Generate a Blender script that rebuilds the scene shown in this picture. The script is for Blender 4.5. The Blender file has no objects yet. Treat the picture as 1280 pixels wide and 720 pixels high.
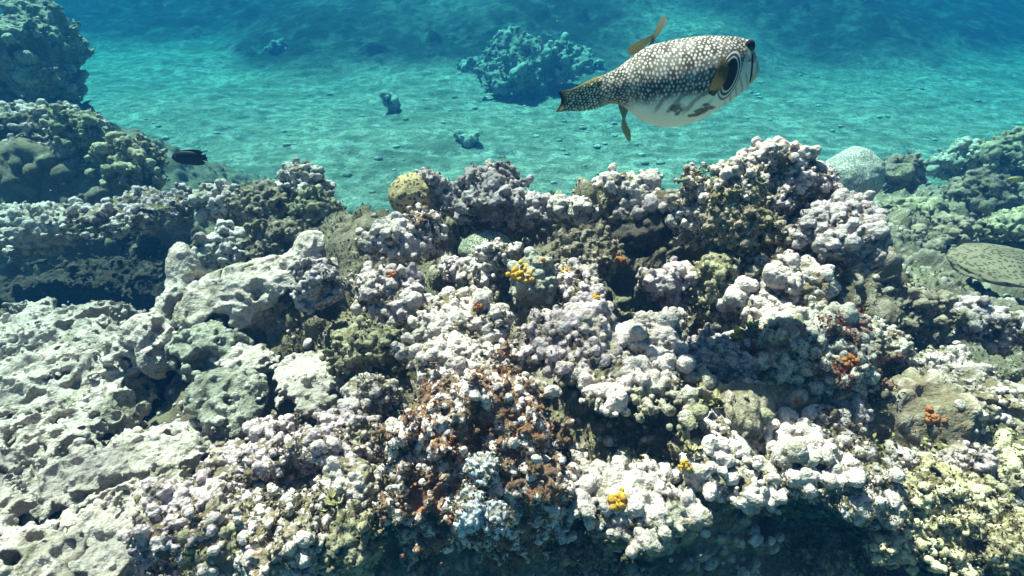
import bpy, bmesh, math, random
import numpy as np

C = bpy.context.scene.collection
SC = bpy.context.scene
R = math.radians

# ------------------------------------------------------------------ camera
PITCH = R(32.0)
CAM = np.array([0.0, 0.0, 2.5])
F_PX = 700.0
cd = bpy.data.cameras.new('camera'); cam = bpy.data.objects.new('camera', cd); C.objects.link(cam)
cam.location = CAM; cam.rotation_euler = (math.pi / 2 - PITCH, 0, 0)
cd.sensor_width = 36; cd.lens = F_PX / 1280 * 36; cd.clip_start = 0.02; cd.clip_end = 500
SC.camera = cam

# ------------------------------------------------------------------ light
SUN_EL = R(62); SUN_AZ = R(-38)          # azimuth from +Y (away from the camera), negative = left
sd = np.array([math.cos(SUN_EL) * math.sin(SUN_AZ), math.cos(SUN_EL) * math.cos(SUN_AZ), math.sin(SUN_EL)])
w = bpy.data.worlds.new('World'); SC.world = w; w.use_nodes = True
nt = w.node_tree; nt.nodes.clear()
sky = nt.nodes.new('ShaderNodeTexSky'); sky.sky_type = 'NISHITA'; sky.sun_disc = False
sky.sun_elevation = SUN_EL; sky.sun_rotation = SUN_AZ
bg = nt.nodes.new('ShaderNodeBackground'); bg.inputs[1].default_value = 0.05
wo = nt.nodes.new('ShaderNodeOutputWorld')
nt.links.new(sky.outputs[0], bg.inputs[0]); nt.links.new(bg.outputs[0], wo.inputs[0])
ld = bpy.data.lights.new('sun', 'SUN'); ld.energy = 5.0; ld.angle = R(0.5); ld.color = (1.0, 0.80, 0.69)
sun = bpy.data.objects.new('sun', ld); C.objects.link(sun)
from mathutils import Vector
sun.rotation_euler = Vector(-sd).to_track_quat('-Z', 'Y').to_euler()
SC.view_settings.view_transform = 'Standard'; SC.view_settings.look = 'None'
SC.view_settings.exposure = 2.2; SC.view_settings.gamma = 1.0
SC.render.engine = 'CYCLES'
SC.cycles.max_bounces = 4; SC.cycles.diffuse_bounces = 1; SC.cycles.glossy_bounces = 1
SC.cycles.transmission_bounces = 2; SC.cycles.volume_bounces = 1; SC.cycles.transparent_max_bounces = 8
SC.cycles.use_denoising = True
SC.cycles.use_adaptive_sampling = True; SC.cycles.adaptive_threshold = 0.02
SC.cycles.caustics_reflective = False; SC.cycles.caustics_refractive = False

# ------------------------------------------------------------------ numeric helpers
cP, sP = math.cos(PITCH), math.sin(PITCH)
FWD = np.array([0, cP, -sP]); UPV = np.array([0, sP, cP]); RGT = np.array([1.0, 0, 0])
def at(px, py, d):
    """world point seen at photo pixel (1280 wide) at distance d along the view axis"""
    return CAM + d * (FWD + (px - 640) / F_PX * RGT + (360 - py) / F_PX * UPV)
def on_floor(px, py, z=0.0):
    v = FWD + (px - 640) / F_PX * RGT + (360 - py) / F_PX * UPV
    return CAM + v * ((z - CAM[2]) / v[2])

def h32(ix, iy, iz, seed):
    x = (ix.astype(np.int64) * 73856093) ^ (iy.astype(np.int64) * 19349663) ^ (iz.astype(np.int64) * 83492791) ^ (seed * 2654435761 & 0x7fffffff)
    x = x.astype(np.uint64) & np.uint64(0xffffffff)
    x = (x ^ (x >> np.uint64(16))) * np.uint64(0x45d9f3b) & np.uint64(0xffffffff)
    x = (x ^ (x >> np.uint64(16))) * np.uint64(0x45d9f3b) & np.uint64(0xffffffff)
    return x ^ (x >> np.uint64(16))
def fl(h, k):
    return ((h >> np.uint64(k)) & np.uint64(1023)).astype(np.float32) / 1023.0
def vnoise(P, seed=0):
    """value noise, about -1..1"""
    b = np.floor(P).astype(np.int64); f = (P - b).astype(np.float32); f = f * f * (3 - 2 * f)
    out = 0
    for dx in (0, 1):
        for dy in (0, 1):
            for dz in (0, 1):
                v = fl(h32(b[:, 0] + dx, b[:, 1] + dy, b[:, 2] + dz, seed), 3)
                out = out + v * (f[:, 0] if dx else 1 - f[:, 0]) * (f[:, 1] if dy else 1 - f[:, 1]) * (f[:, 2] if dz else 1 - f[:, 2])
    return out * 2 - 1
def fbm(P, seed=0, octv=4, gain=.5):
    a = 1; s = 0; t = 0
    for i in range(octv):
        s = s + a * vnoise(P * 2.03 ** i + 17.3 * i, seed + i); t += a; a *= gain
    return s / t
def vec_fbm(P, seed, octv=2):
    return np.stack([fbm(P, seed + 11 * k, octv) for k in range(3)], 1)
def bumps(P, cell, seed, rmin=.25, rmax=.5, dens=1.0):
    """height of a union of random balls round P; in metres"""
    q = P / cell; b = np.floor(q - .5).astype(np.int64)
    best = np.zeros(len(P), np.float32)
    for dx in (0, 1):
        for dy in (0, 1):
            for dz in (0, 1):
                cx, cy, cz = b[:, 0] + dx, b[:, 1] + dy, b[:, 2] + dz
                h = h32(cx, cy, cz, seed); g = h32(cx, cy, cz, seed + 5)
                d2 = (cx + fl(h, 0) - q[:, 0]) ** 2 + (cy + fl(h, 10) - q[:, 1]) ** 2 + (cz + fl(h, 20) - q[:, 2]) ** 2
                r = rmin + (rmax - rmin) * fl(g, 0)
                r = np.where(fl(g, 12) <= dens, r, 0)
                best = np.maximum(best, np.sqrt(np.maximum(0, r * r - d2)))
    return best * cell

def ico(sub):
    bm = bmesh.new(); bmesh.ops.create_icosphere(bm, subdivisions=sub, radius=1)
    v = np.array([p.co[:] for p in bm.verts], np.float32); f = np.array([[q.index for q in t.verts] for t in bm.faces], np.int32)
    bm.free(); return v, f
ICO = {k: ico(k) for k in (2, 3, 4, 5, 6, 7)}

class Acc:
    """collects pieces of ONE mesh with two vertex attributes"""
    def __init__(s): s.v = []; s.f = []; s.t = []; s.r = []; s.n = 0
    def add(s, v, f, tip, var):
        s.v.append(v); s.f.append(f + s.n); s.n += len(v)
        s.t.append(np.broadcast_to(np.asarray(tip, np.float32), (len(v),))); s.r.append(np.broadcast_to(np.asarray(var, np.float32), (len(v),)))
    def build(s, name, mat, origin=(0, 0, 0), parent=None):
        v = np.concatenate(s.v) - np.asarray(origin, np.float32); f = np.concatenate(s.f)
        return mesh_obj(name, v, f, mat, {'tip': np.concatenate(s.t), 'var': np.concatenate(s.r)}, origin, parent)

def mesh_obj(name, v, f, mat, attrs=None, origin=(0, 0, 0), parent=None, colors=None, smooth=True):
    me = bpy.data.meshes.new(name); k = f.shape[1]
    me.vertices.add(len(v)); me.vertices.foreach_set('co', np.ascontiguousarray(v, np.float32).ravel())
    me.loops.add(len(f) * k); me.loops.foreach_set('vertex_index', np.ascontiguousarray(f, np.int32).ravel())
    me.polygons.add(len(f)); me.polygons.foreach_set('loop_start', np.arange(0, len(f) * k, k, dtype=np.int32))
    me.polygons.foreach_set('use_smooth', np.full(len(f), smooth))
    me.update(calc_edges=True)
    for an, a in (attrs or {}).items():
        at_ = me.attributes.new(an, 'FLOAT', 'POINT'); at_.data.foreach_set('value', np.ascontiguousarray(a, np.float32))
    if colors is not None:
        ca = me.color_attributes.new('pattern', 'FLOAT_COLOR', 'POINT')
        ca.data.foreach_set('color', np.ascontiguousarray(np.concatenate([colors, np.ones((len(colors), 1))], 1), np.float32).ravel())
    if mat: me.materials.append(mat)
    o = bpy.data.objects.new(name, me); C.objects.link(o); o.location = origin
    if parent is not None:
        o.parent = parent; o.location = np.asarray(origin) - np.asarray(parent.location) if np.any(np.asarray(origin)) else (0, 0, 0)
    return o
def tag(o, label=None, cat=None, group=None, kind=None):
    if label: o['label'] = label
    if cat: o['category'] = cat
    if group: o['group'] = group
    if kind: o['kind'] = kind
    return o
def empty(name, loc):
    o = bpy.data.objects.new(name, None); C.objects.link(o); o.location = loc; return o

# ------------------------------------------------------------------ materials
def new_mat(name):
    m = bpy.data.materials.new(name); m.use_nodes = True; m.node_tree.nodes.clear(); return m, m.node_tree
class NT:
    def __init__(s, t): s.t = t
    def n(s, typ, **kw):
        n = s.t.nodes.new(typ)
        for k, v in kw.items():
            if k.startswith('i_'): n.inputs[k[2:].replace('_', ' ')].default_value = v
            else: setattr(n, k, v)
        return n
    def l(s, a, b): s.t.links.new(a, b)
    def ramp(s, fac, stops, interp='LINEAR'):
        n = s.n('ShaderNodeValToRGB'); n.color_ramp.interpolation = interp
        e = n.color_ramp.elements
        while len(e) < len(stops): e.new(.5)
        for q, (p, c) in zip(e, stops):
            q.position = p; q.color = (c, c, c, 1) if isinstance(c, (int, float)) else (*c, 1)
        s.l(fac, n.inputs[0]); return n.outputs[0]
    def mix(s, fac, a, b, blend='MIX'):
        n = s.n('ShaderNodeMix', data_type='RGBA', blend_type=blend)
        for sock, v in ((n.inputs[0], fac), (n.inputs[6], a), (n.inputs[7], b)):
            if hasattr(v, 'node'): s.l(v, sock)
            elif isinstance(v, (int, float)): sock.default_value = v
            else: sock.default_value = (*v, 1)
        return n.outputs[2]
    def math(s, op, a, b=0.0, clamp=False):
        n = s.n('ShaderNodeMath', operation=op, use_clamp=clamp)
        for sock, v in ((n.inputs[0], a), (n.inputs[1], b)):
            if hasattr(v, 'node'): s.l(v, sock)
            else: sock.default_value = v
        return n.outputs[0]
    def noise(s, co, scale, detail=4, rough=.55, dist=0.0):
        n = s.n('ShaderNodeTexNoise'); n.inputs['Scale'].default_value = scale; n.inputs['Detail'].default_value = detail
        n.inputs['Roughness'].default_value = rough; n.inputs['Distortion'].default_value = dist
        s.l(co, n.inputs['Vector']); return n.outputs[0]
    def finish(s, col, rough=.85, bump=None, dist=.002, strength=.6, spec=.15, normal=None):
        p = s.n('ShaderNodeBsdfPrincipled'); o = s.n('ShaderNodeOutputMaterial')
        if hasattr(col, 'node'): s.l(col, p.inputs['Base Color'])
        else: p.inputs['Base Color'].default_value = (*col, 1)
        p.inputs['Roughness'].default_value = rough; p.inputs['Specular IOR Level'].default_value = spec
        if bump is not None:
            b = s.n('ShaderNodeBump'); b.inputs['Strength'].default_value = strength; b.inputs['Distance'].default_value = dist
            s.l(bump, b.inputs['Height']); s.l(b.outputs[0], p.inputs['Normal'])
        s.l(p.outputs[0], o.inputs[0]); return p

def coral_mat(name, tipc, mat_c, patch_a, patch_b, amt_a=.5, amt_b=.5, fine=1.0, tip_lo=.05, tip_hi=.55):
    """knobs of one colour over a crust of another, with patches of turf and sponge"""
    m, t = new_mat(name); k = NT(t)
    co = k.n('ShaderNodeTexCoord').outputs['Object']
    tip = k.n('ShaderNodeAttribute', attribute_name='tip').outputs['Fac']
    var = k.n('ShaderNodeAttribute', attribute_name='var').outputs['Fac']
    n1 = k.noise(co, 9 * fine, 5, .62); n2 = k.noise(co, 31 * fine, 4, .6); n3 = k.noise(co, 5.3 * fine, 4, .65, .4)
    n4 = k.noise(co, 120 * fine, 3, .7)
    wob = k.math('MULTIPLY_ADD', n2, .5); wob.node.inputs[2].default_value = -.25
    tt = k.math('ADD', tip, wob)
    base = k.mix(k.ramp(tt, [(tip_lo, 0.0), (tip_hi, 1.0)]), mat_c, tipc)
    base = k.mix(k.ramp(n1, [(.50 + (1 - amt_a) * .12, 0.0), (.57 + (1 - amt_a) * .12, amt_a)]), base, patch_a)
    base = k.mix(k.ramp(n3, [(.54 + (1 - amt_b) * .12, 0.0), (.60 + (1 - amt_b) * .12, amt_b)]), base, patch_b)
    sh = k.math('MULTIPLY_ADD', var, .35); sh.node.inputs[2].default_value = .80
    hsv = k.n('ShaderNodeHueSaturation'); k.l(base, hsv.inputs['Color']); k.l(sh, hsv.inputs['Value'])
    sp = k.ramp(n4, [(.36, .62), (.52, 1.0), (.7, 1.12)])
    col = k.mix(1.0, hsv.outputs[0], sp, 'MULTIPLY')
    vor = k.n('ShaderNodeTexVoronoi'); vor.inputs['Scale'].default_value = 190 * fine; k.l(co, vor.inputs['Vector'])
    hh = k.math('ADD', k.math('MULTIPLY', k.noise(co, 85 * fine, 5, .65), 1.6), k.math('MULTIPLY', vor.outputs[0], -.5))
    k.finish(col, .9, hh, .006 / fine, .75)
    return m

LAV = (.55, .44, .47); WHT = (.62, .52, .51); RUST = (.30, .11, .04); BRN = (.20, .15, .10); OLV = (.22, .21, .09); TEAL = (.28, .36, .30); GRY = (.38, .36, .33)
M = {
 'lavender': coral_mat('lavender_coral', LAV, (.16, .12, .08), (.34, .30, .22), OLV, .8, .8, 1.0, .15, .7),
 'white':    coral_mat('white_coral', WHT, (.20, .16, .10), (.36, .33, .27), (.24, .22, .12), .8, .85, 1.0, .15, .7),
 'bluewhite': coral_mat('blue_white_coral', (.66, .68, .74), (.25, .20, .17), (.6, .6, .62), (.40, .34, .3), .5, .2),
 'rock':     coral_mat('pale_reef_rock', (.58, .50, .47), (.46, .39, .36), (.34, .29, .24), (.20, .175, .125), .75, .8),
 'olive':    coral_mat('olive_turf_rock', (.38, .34, .23), (.15, .13, .08), (.24, .23, .15), (.46, .40, .28), .7, .5),
 'teal':     coral_mat('green_grey_rock', (.40, .39, .35), (.22, .21, .17), (.28, .28, .23), (.44, .40, .36), .7, .5),
 'brown':    coral_mat('brown_turf_rock', (.33, .27, .21), (.13, .10, .07), (.22, .20, .12), (.40, .36, .32), .7, .4),
 'dark': coral_mat('shade_painted_rock', (.10, .08, .07), (.04, .032, .027), (.07, .06, .04), (.09, .07, .06), .6, .5),  # shade of caves and hollows painted into the rock colour
 'rusty':    coral_mat('rust_crusted_coral', (.66, .56, .56), (.21, .12, .08), (.17, .14, .09), (.40, .15, .06), .5, .4, 1.3, .28, .62),
 'red':      coral_mat('red_green_coral', (.50, .46, .42), (.17, .12, .07), (.20, .05, .04), (.30, .32, .14), .7, .6, 1.5),
 'purple':   coral_mat('purple_brown_coral', (.42, .36, .38), (.15, .11, .10), (.30, .25, .27), (.26, .21, .12), .6, .5),
 'yellow':   coral_mat('yellow_green_rubble', (.58, .51, .36), (.22, .17, .09), (.40, .34, .17), (.62, .54, .44), .7, .6, 1.4),
 'far':      coral_mat('far_reef_rock', (.44, .44, .37), (.22, .23, .18), (.28, .28, .2), (.14, .15, .12), .7, .6, .4),
}
def simple_mat(name, c, c2=None, scale=60, rough=.7, bumpd=.002):
    m, t = new_mat(name); k = NT(t); co = k.n('ShaderNodeTexCoord').outputs['Object']
    n = k.noise(co, scale, 4, .6); col = k.mix(k.ramp(n, [(.35, 0.0), (.65, 1.0)]), c, c2 or tuple(x * .55 for x in c))
    k.finish(col, rough, k.noise(co, scale * 3, 4, .6), bumpd, .7); return m
M['sponge_yellow'] = simple_mat('yellow_sponge', (.68, .40, .05), (.42, .22, .04), 150)
M['sponge_orange'] = simple_mat('orange_sponge', (.46, .18, .06), (.26, .09, .04), 150)
M['leaf'] = simple_mat('leafy_algae', (.46, .41, .24), (.28, .25, .13), 90)
M['algae'] = simple_mat('algae_turf', (.24, .23, .08), (.13, .10, .05), 30)
M['red_turf'] = simple_mat('red_turf', (.26, .06, .05), (.14, .04, .03), 30)
M['algae_dark'] = simple_mat('dark_turf', (.17, .14, .07), (.09, .07, .04), 30)
M['algae_pale'] = simple_mat('pale_algae_turf', (.50, .44, .22), (.30, .28, .12), 30)

# brain coral: pits or maze
def brain_mat(name, light, dark, scale, maze=False, lo=.25, hi=.4):
    m, t = new_mat(name); k = NT(t); co = k.n('ShaderNodeTexCoord').outputs['Object']
    if maze:
        wv = k.n('ShaderNodeTexWave'); wv.inputs['Scale'].default_value = scale; wv.inputs['Distortion'].default_value = 14
        wv.inputs['Detail'].default_value = 2; wv.inputs['Detail Scale'].default_value = 2.2; k.l(co, wv.inputs['Vector']); h = wv.outputs['Fac']
    else:
        nz = k.n('ShaderNodeTexNoise'); nz.inputs['Scale'].default_value = scale * 1.2; k.l(co, nz.inputs['Vector'])
        mx = k.mix(.02, co, nz.outputs['Color'])
        v = k.n('ShaderNodeTexVoronoi', feature='F1'); v.inputs['Scale'].default_value = scale; v.inputs['Randomness'].default_value = .75; k.l(mx, v.inputs['Vector']); h = v.outputs['Distance']
    f = k.ramp(h, [(lo, 0.0), (hi, 1.0)])
    col = k.mix(f, dark, light)
    col = k.mix(k.ramp(k.noise(co, 12, 4), [(.5, 0.0), (.7, .5)]), col, tuple(x * .7 for x in light))
    k.finish(col, .85, k.math('ADD', f, k.math('MULTIPLY', k.noise(co, 220, 3), .3)), .006, .8); return m
M['brain_pit'] = brain_mat('pitted_brain_coral', (.38, .30, .17), (.09, .07, .045), 62, False, .28, .42)
M['brain_maze'] = brain_mat('maze_brain_coral', (.50, .50, .40), (.16, .17, .12), 26, True, .3, .6)
M['brain_far'] = brain_mat('blue_grey_brain_coral', (.50, .48, .44), (.28, .27, .25), 16, True, .3, .7)
M['brain_spot'] = brain_mat('spotted_brown_coral', (.19, .155, .11), (.07, .055, .04), 62, False, .30, .42)

# ------------------------------------------------------------------ seabed sand
def sand_mat():
    m, t = new_mat('sand'); k = NT(t); co = k.n('ShaderNodeTexCoord').outputs['Object']
    n1 = k.noise(co, .55, 5, .6, .6); n2 = k.noise(co, 6, 6, .7); n3 = k.noise(co, 28, 4, .7)
    mp = k.n('ShaderNodeMapping'); mp.inputs['Scale'].default_value = (.5, 1.5, 1); mp.inputs['Rotation'].default_value = (0, 0, .25); k.l(co, mp.inputs[0])
    n4 = k.noise(mp.outputs[0], 1.6, 5, .6, .8)
    col = k.mix(k.ramp(n1, [(.4, 0.0), (.62, 1.0)]), (.46, .44, .37), (.20, .21, .16))
    col = k.mix(k.ramp(n4, [(.42, 0.0), (.62, .8)]), col, (.62, .60, .52))
    col = k.mix(k.ramp(n2, [(.45, .75), (.58, 0.0)]), col, (.17, .19, .13))
    col = k.mix(k.ramp(n3, [(.36, .7), (.5, 0.0)]), col, (.10, .11, .08))
    k.finish(col, .95, k.math('ADD', k.math('MULTIPLY', n2, 1.0), k.math('MULTIPLY', n3, .5)), .14, .9); return m
M['sand'] = sand_mat()

def grid_faces(nx, ny):
    i = np.arange(nx * ny).reshape(ny, nx)
    return np.stack([i[:-1, :-1].ravel(), i[:-1, 1:].ravel(), i[1:, 1:].ravel(), i[1:, :-1].ravel()], 1)
# far edge of the sand, where the reef slopes start to rise: metres in y for a given x
def smooth(a, b, x): t = np.clip((x - a) / (b - a), 0, 1); return t * t * (3 - 2 * t)
def far_edge(x):
    return np.interp(x, [-30, -16, -12, -8, -5, -2, 1, 5, 9, 13, 18, 30], [7, 12, 14.5, 15.5, 12.5, 12.0, 11.6, 11.5, 12.2, 15, 17, 17])
def sand_z(x, y):
    P = np.stack([x, y, x * 0], 1)
    z = .10 * fbm(P * .5, 3, 3) + .035 * fbm(P * 2.2, 9, 3)
    wv = np.sin((y * 1.0 + .25 * x) * 9 + 3 * fbm(P * .8, 21, 2)); z += .012 * wv + .03 * fbm(P * 5, 10, 3)
    e = y - far_edge(x)
    big = 3.3 * smooth(-1.5, 15, e) + smooth(.0, 3.0, e) * (.50 * fbm(P * .45, 31, 3) + .25)
    return z + np.minimum(big, 3.6 - .2)
xs = np.sinh(np.linspace(-3.6, 3.6, 420)) * 2.2; ys = -6 + 4 + np.concatenate([np.linspace(-6, 3, 20)[:-1], np.geomspace(3 + .001, 46, 520)])
X, Y = np.meshgrid(xs, ys); X = X.ravel(); Y = Y.ravel()
Z = sand_z(X, Y)
FARK = smooth(-.6, 1.6, Y - far_edge(X) + 1.6 * fbm(np.stack([X, Y, X * 0], 1) * .5, 55, 4)) * smooth(-.5, .15, fbm(np.stack([X, Y, X * 0], 1) * .22, 57, 3) + .25)
Pg = np.stack([X, Y, Z], 1).astype(np.float32)
Z = Z + FARK * (bumps(Pg, .8, 71, .1, .45, .6) * .6 + bumps(Pg, .35, 72) * .5)
near = 1 - smooth(16, 26, Y)
m, t = new_mat('sand_and_far_reef'); m_ = m
mesh_obj('seabed', np.stack([X, Y, Z], 1), grid_faces(len(xs), len(ys)), M['sand'], {'reef': FARK})
bpy.data.materials.remove(m_)
tag(bpy.data.objects['seabed'], kind='structure')
# reef colour on the rising part of the seabed
k = NT(M['sand'].node_tree)
pr = [n for n in k.t.nodes if n.type == 'BSDF_PRINCIPLED'][0]
old = pr.inputs['Base Color'].links[0].from_socket
co = k.n('ShaderNodeTexCoord').outputs['Object']
rc = k.mix(k.ramp(k.noise(co, 2.2, 5, .65), [(.50, 0.0), (.68, 1.0)]), (.035, .045, .035), (.16, .17, .13))
k.l(k.mix(k.n('ShaderNodeAttribute', attribute_name='reef').outputs['Fac'], old, rc), pr.inputs['Base Color'])

# ------------------------------------------------------------------ reef rock: the body of the near reef
CP = [  # photo pixel and distance of points the rock passes through
 (-150,720,1.0),(0,720,1.2),(200,720,1.12),(400,720,1.02),(560,720,1.2),(640,720,1.22),(760,720,1.22),(900,720,2.1),(1000,720,2.2),(1090,720,2.1),(1200,720,1.0),(1300,720,.95),(1420,720,1.0),
 (-150,600,1.4),(45,655,1.6),(100,560,1.8),(170,600,1.5),(300,600,1.2),(430,600,1.15),(540,610,1.15),(700,620,1.2),(850,600,1.14),(1000,590,1.15),(1150,600,1.15),(1290,600,1.15),(1420,600,1.3),
 (-150,500,2.0),(0,490,2.15),(120,480,2.0),(0,570,1.8),(90,640,1.55),(260,500,1.55),(400,510,1.42),(500,470,1.42),(640,480,1.3),(800,480,1.35),(950,480,1.38),(1100,480,1.42),(1280,480,1.5),(1420,480,1.6),
 (-150,400,2.9),(350,400,1.85),(450,390,1.7),(600,380,1.62),(750,380,1.58),(900,370,1.58),(1050,370,1.7),(1180,380,1.95),(1280,390,2.0),(1420,390,2.2),
 (330,290,2.8),(400,270,2.9),(430,320,2.2),(1120,310,2.5),(1200,310,3.0),(1290,310,3.1),(1420,310,3.2),
 (-60,365,3.6),(30,355,3.6),(120,365,3.5),(200,360,3.3),(230,400,2.7),(120,400,3.2),(-60,420,2.5),(20,425,2.35),(130,425,2.1),(215,500,2.3),(250,535,2.1),(230,470,2.3),(500,300,2.15),(560,240,2.1),(620,232,2.12),(690,262,2.08),(740,248,2.0),(800,238,1.98),(860,262,1.9),(930,300,1.92),(1000,305,1.88),(800,550,1.75),(760,530,1.7),(840,540,1.7),(980,700,2.1),(920,680,2.0),(1060,680,2.0),(895,465,1.75),(1150,535,1.75),(1110,500,1.7),(385,690,1.7),(150,545,2.1),(1045,268,2.95),(1085,262,3.05),(1120,262,3.3),(1130,240,3.9),(60,215,4.2),(160,225,4.0),(-60,210,4.2),(-150,280,3.5),(0,250,3.4),(100,250,3.5),(200,280,3.3),(1150,240,4.4),(1270,215,4.7),(1400,215,4.8),(-100,130,5.0),(40,110,5.0)]
ctrl = [at(*c) for c in CP]
for x, y, z in [(-.22,1.80,1.38),(-.06,1.82,1.36),(.06,1.82,1.42),(.38,1.66,1.38),(.48,1.66,1.38),(.30,1.70,1.42),(-2.6,6.0,.0),(-1.9,4.6,-.3),(-1.3,3.7,-.2),(-.6,3.0,.1),(-.6,3.6,-.4),(0,2.8,.3),(0,3.4,-.4),(.6,2.6,.4),(.6,3.4,-.4),(1.2,3.0,.4),(1.2,4.0,-.4),(2.0,4.6,.3),(2.2,5.6,-.4),(3.5,6.2,-.3),(5,6.5,-.3),
                (-4.5,6.3,.3),(-4,7.5,-.4),(-6,7,-.3),(0,5,-.5),(-1.5,6,-.5),(2,7,-.6),(-2,.0,1.3),(0,.1,.9),(2,.0,1.4),(-4,1,1.2),(4,1,1.4),(-5,3,1.3),(4.6,3,1.2)]:
    ctrl.append(np.array([x, y, z]))
ctrl = np.array(ctrl)
def tps(a, b):
    d2 = ((a[:, None, :2] - b[None, :, :2]) ** 2).sum(2); return np.where(d2 > 1e-12, .5 * d2 * np.log(d2 + 1e-20), 0)
n_ = len(ctrl); A = np.zeros((n_ + 3, n_ + 3)); A[:n_, :n_] = tps(ctrl, ctrl) + np.eye(n_) * .0015
A[:n_, n_] = 1; A[:n_, n_ + 1:] = ctrl[:, :2]; A[n_:, :n_] = A[:n_, n_:].T
sol = np.linalg.solve(A, np.concatenate([ctrl[:, 2], [0, 0, 0]]))
def base_z(x, y):
    out = np.empty(len(x))
    for s in range(0, len(x), 40000):
        q = np.stack([x[s:s + 40000], y[s:s + 40000]], 1)
        out[s:s + 40000] = tps(q, ctrl) @ sol[:n_] + sol[n_] + q @ sol[n_ + 1:]
    return out
def reef_patch(x0, x1, nx, y0, y1, ny):
    t_ = np.linspace(0, 1, ny); ys = y0 + (y1 - y0) * (.32 * t_ + .68 * t_ ** 2.6)
    U, Y = np.meshgrid(np.linspace(-1, 1, nx), ys); X = U * (1.0 + 1.35 * Y); X = X.ravel(); Y = Y.ravel(); Z = np.clip(base_z(X, Y), -.6, 2.2) - .02 - .05 * smooth(-.7, -.3, X) * (1 - smooth(2.2, 2.8, Y))
    P = np.stack([X, Y, Z], 1)
    G = P.reshape(ny, nx, 3); du = np.gradient(G, axis=1); dv = np.gradient(G, axis=0)
    N = np.cross(du, dv).reshape(-1, 3); N /= np.linalg.norm(N, axis=1)[:, None] + 1e-9
    P = P + N * (.11 * fbm(P * 3.2, 41, 3) - .02)[:, None]
    P = P + vec_fbm(P * 5, 51, 2) * .05
    W = P + vec_fbm(P * 9, 61, 2) * .03
    b1 = bumps(W, .15, 1, .25, .5, .8); b2 = bumps(W + b1[:, None], .05, 2, .2, .5); b3 = bumps(W, .021, 3, .25, .5); pt = bumps(W + .7, .11, 4, .15, .45, .5)
    knob = smooth(-.25, .25, fbm(P * 2.1, 77, 2))
    lf = 1 - .75 * smooth(-.30, -.60, P[:, 0])
    b2 = b2 * lf; b3 = b3 * lf
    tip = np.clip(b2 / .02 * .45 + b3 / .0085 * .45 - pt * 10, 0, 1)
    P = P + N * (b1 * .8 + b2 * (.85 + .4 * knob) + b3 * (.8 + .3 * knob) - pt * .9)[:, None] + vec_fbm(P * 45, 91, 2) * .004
    return P, N, tip
NX, NY = 1300, 900
REEF_P, REEF_N, REEF_T = reef_patch(-4.6, 4.8, NX, .02, 7.2, NY)
reef = mesh_obj('reef_rock', REEF_P, grid_faces(NX, NY), None, {'tip': REEF_T, 'var': fbm(REEF_P * 3, 5, 2) * .5 + .5})
tag(reef, kind='structure')
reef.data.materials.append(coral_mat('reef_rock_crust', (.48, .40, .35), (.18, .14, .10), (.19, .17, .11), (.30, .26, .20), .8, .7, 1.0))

# ------------------------------------------------------------------ coral heads
def nodules(acc, P, N, n, r0, r1, rng, up=.2, push=.3, flat=.8, elong=0.0, sel=None):
    wgt = np.clip(N[:, 2] + up, 0, 1) + .02
    if sel is not None: wgt = wgt * sel
    idx = rng.choice(len(P), n, p=wgt / wgt.sum())
    for i in idx:
        r = r0 + (r1 - r0) * rng.random() ** 2
        v, f = ICO[3] if r > .009 else ICO[2]
        nn = N[i] + rng.normal(0, .25, 3); nn /= np.linalg.norm(nn)
        a = np.cross(nn, rng.normal(0, 1, 3)); a /= np.linalg.norm(a); b = np.cross(nn, a)
        q = v * np.array([1.0, .8 + .35 * rng.random(), flat + .3 * rng.random() + elong * rng.random()])
        q = q * (1 + .16 * np.sin(v @ rng.normal(0, 2.4, 3) + rng.random() * 6)[:, None])
        w = P[i] + nn * r * push + r * (q[:, :1] * a + q[:, 1:2] * b + q[:, 2:3] * nn)
        acc.add(w.astype(np.float32), f, np.clip(.62 + .5 * v[:, 2], 0, 1), rng.random())


# --- solid modelling on a voxel field, meshed with surface nets
def tile_noise(N, seed, beta, kmin, kmax):
    g = np.random.default_rng(seed).normal(0, 1, (N, N, N)).astype(np.float32); Fk = np.fft.rfftn(g)
    k1 = np.fft.fftfreq(N) * N; kz = np.fft.rfftfreq(N) * N
    kk = np.sqrt(k1[:, None, None] ** 2 + k1[None, :, None] ** 2 + kz[None, None, :] ** 2)
    flt = np.where((kk >= kmin) & (kk <= kmax), np.maximum(kk, 1) ** -beta, 0)
    v = np.fft.irfftn(Fk * flt, s=(N, N, N)); return (v / v.std() * .45).astype(np.float32)
NV = 96
NOI = [tile_noise(NV, i, 2.1, 3, 40) for i in (1, 2, 3)]
NOS = [tile_noise(NV, i, 2.6, 3, 14) for i in (4, 5, 6)]
def ts(vol, P, period):
    """periodic trilinear lookup; period = metres after which the noise repeats"""
    q = (P * (NV / period)).astype(np.float32); b = np.floor(q).astype(np.int32); f = q - b; b %= NV; c = (b + 1) % NV; out = 0
    for dx in (0, 1):
        X_ = (c if dx else b)[:, 0]; wx = f[:, 0] if dx else 1 - f[:, 0]
        for dy in (0, 1):
            Y_ = (c if dy else b)[:, 1]; wy = f[:, 1] if dy else 1 - f[:, 1]
            for dz in (0, 1):
                Z_ = (c if dz else b)[:, 2]; wz_ = f[:, 2] if dz else 1 - f[:, 2]
                out = out + vol[X_, Y_, Z_] * (wx * wy * wz_)
    return out
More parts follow.
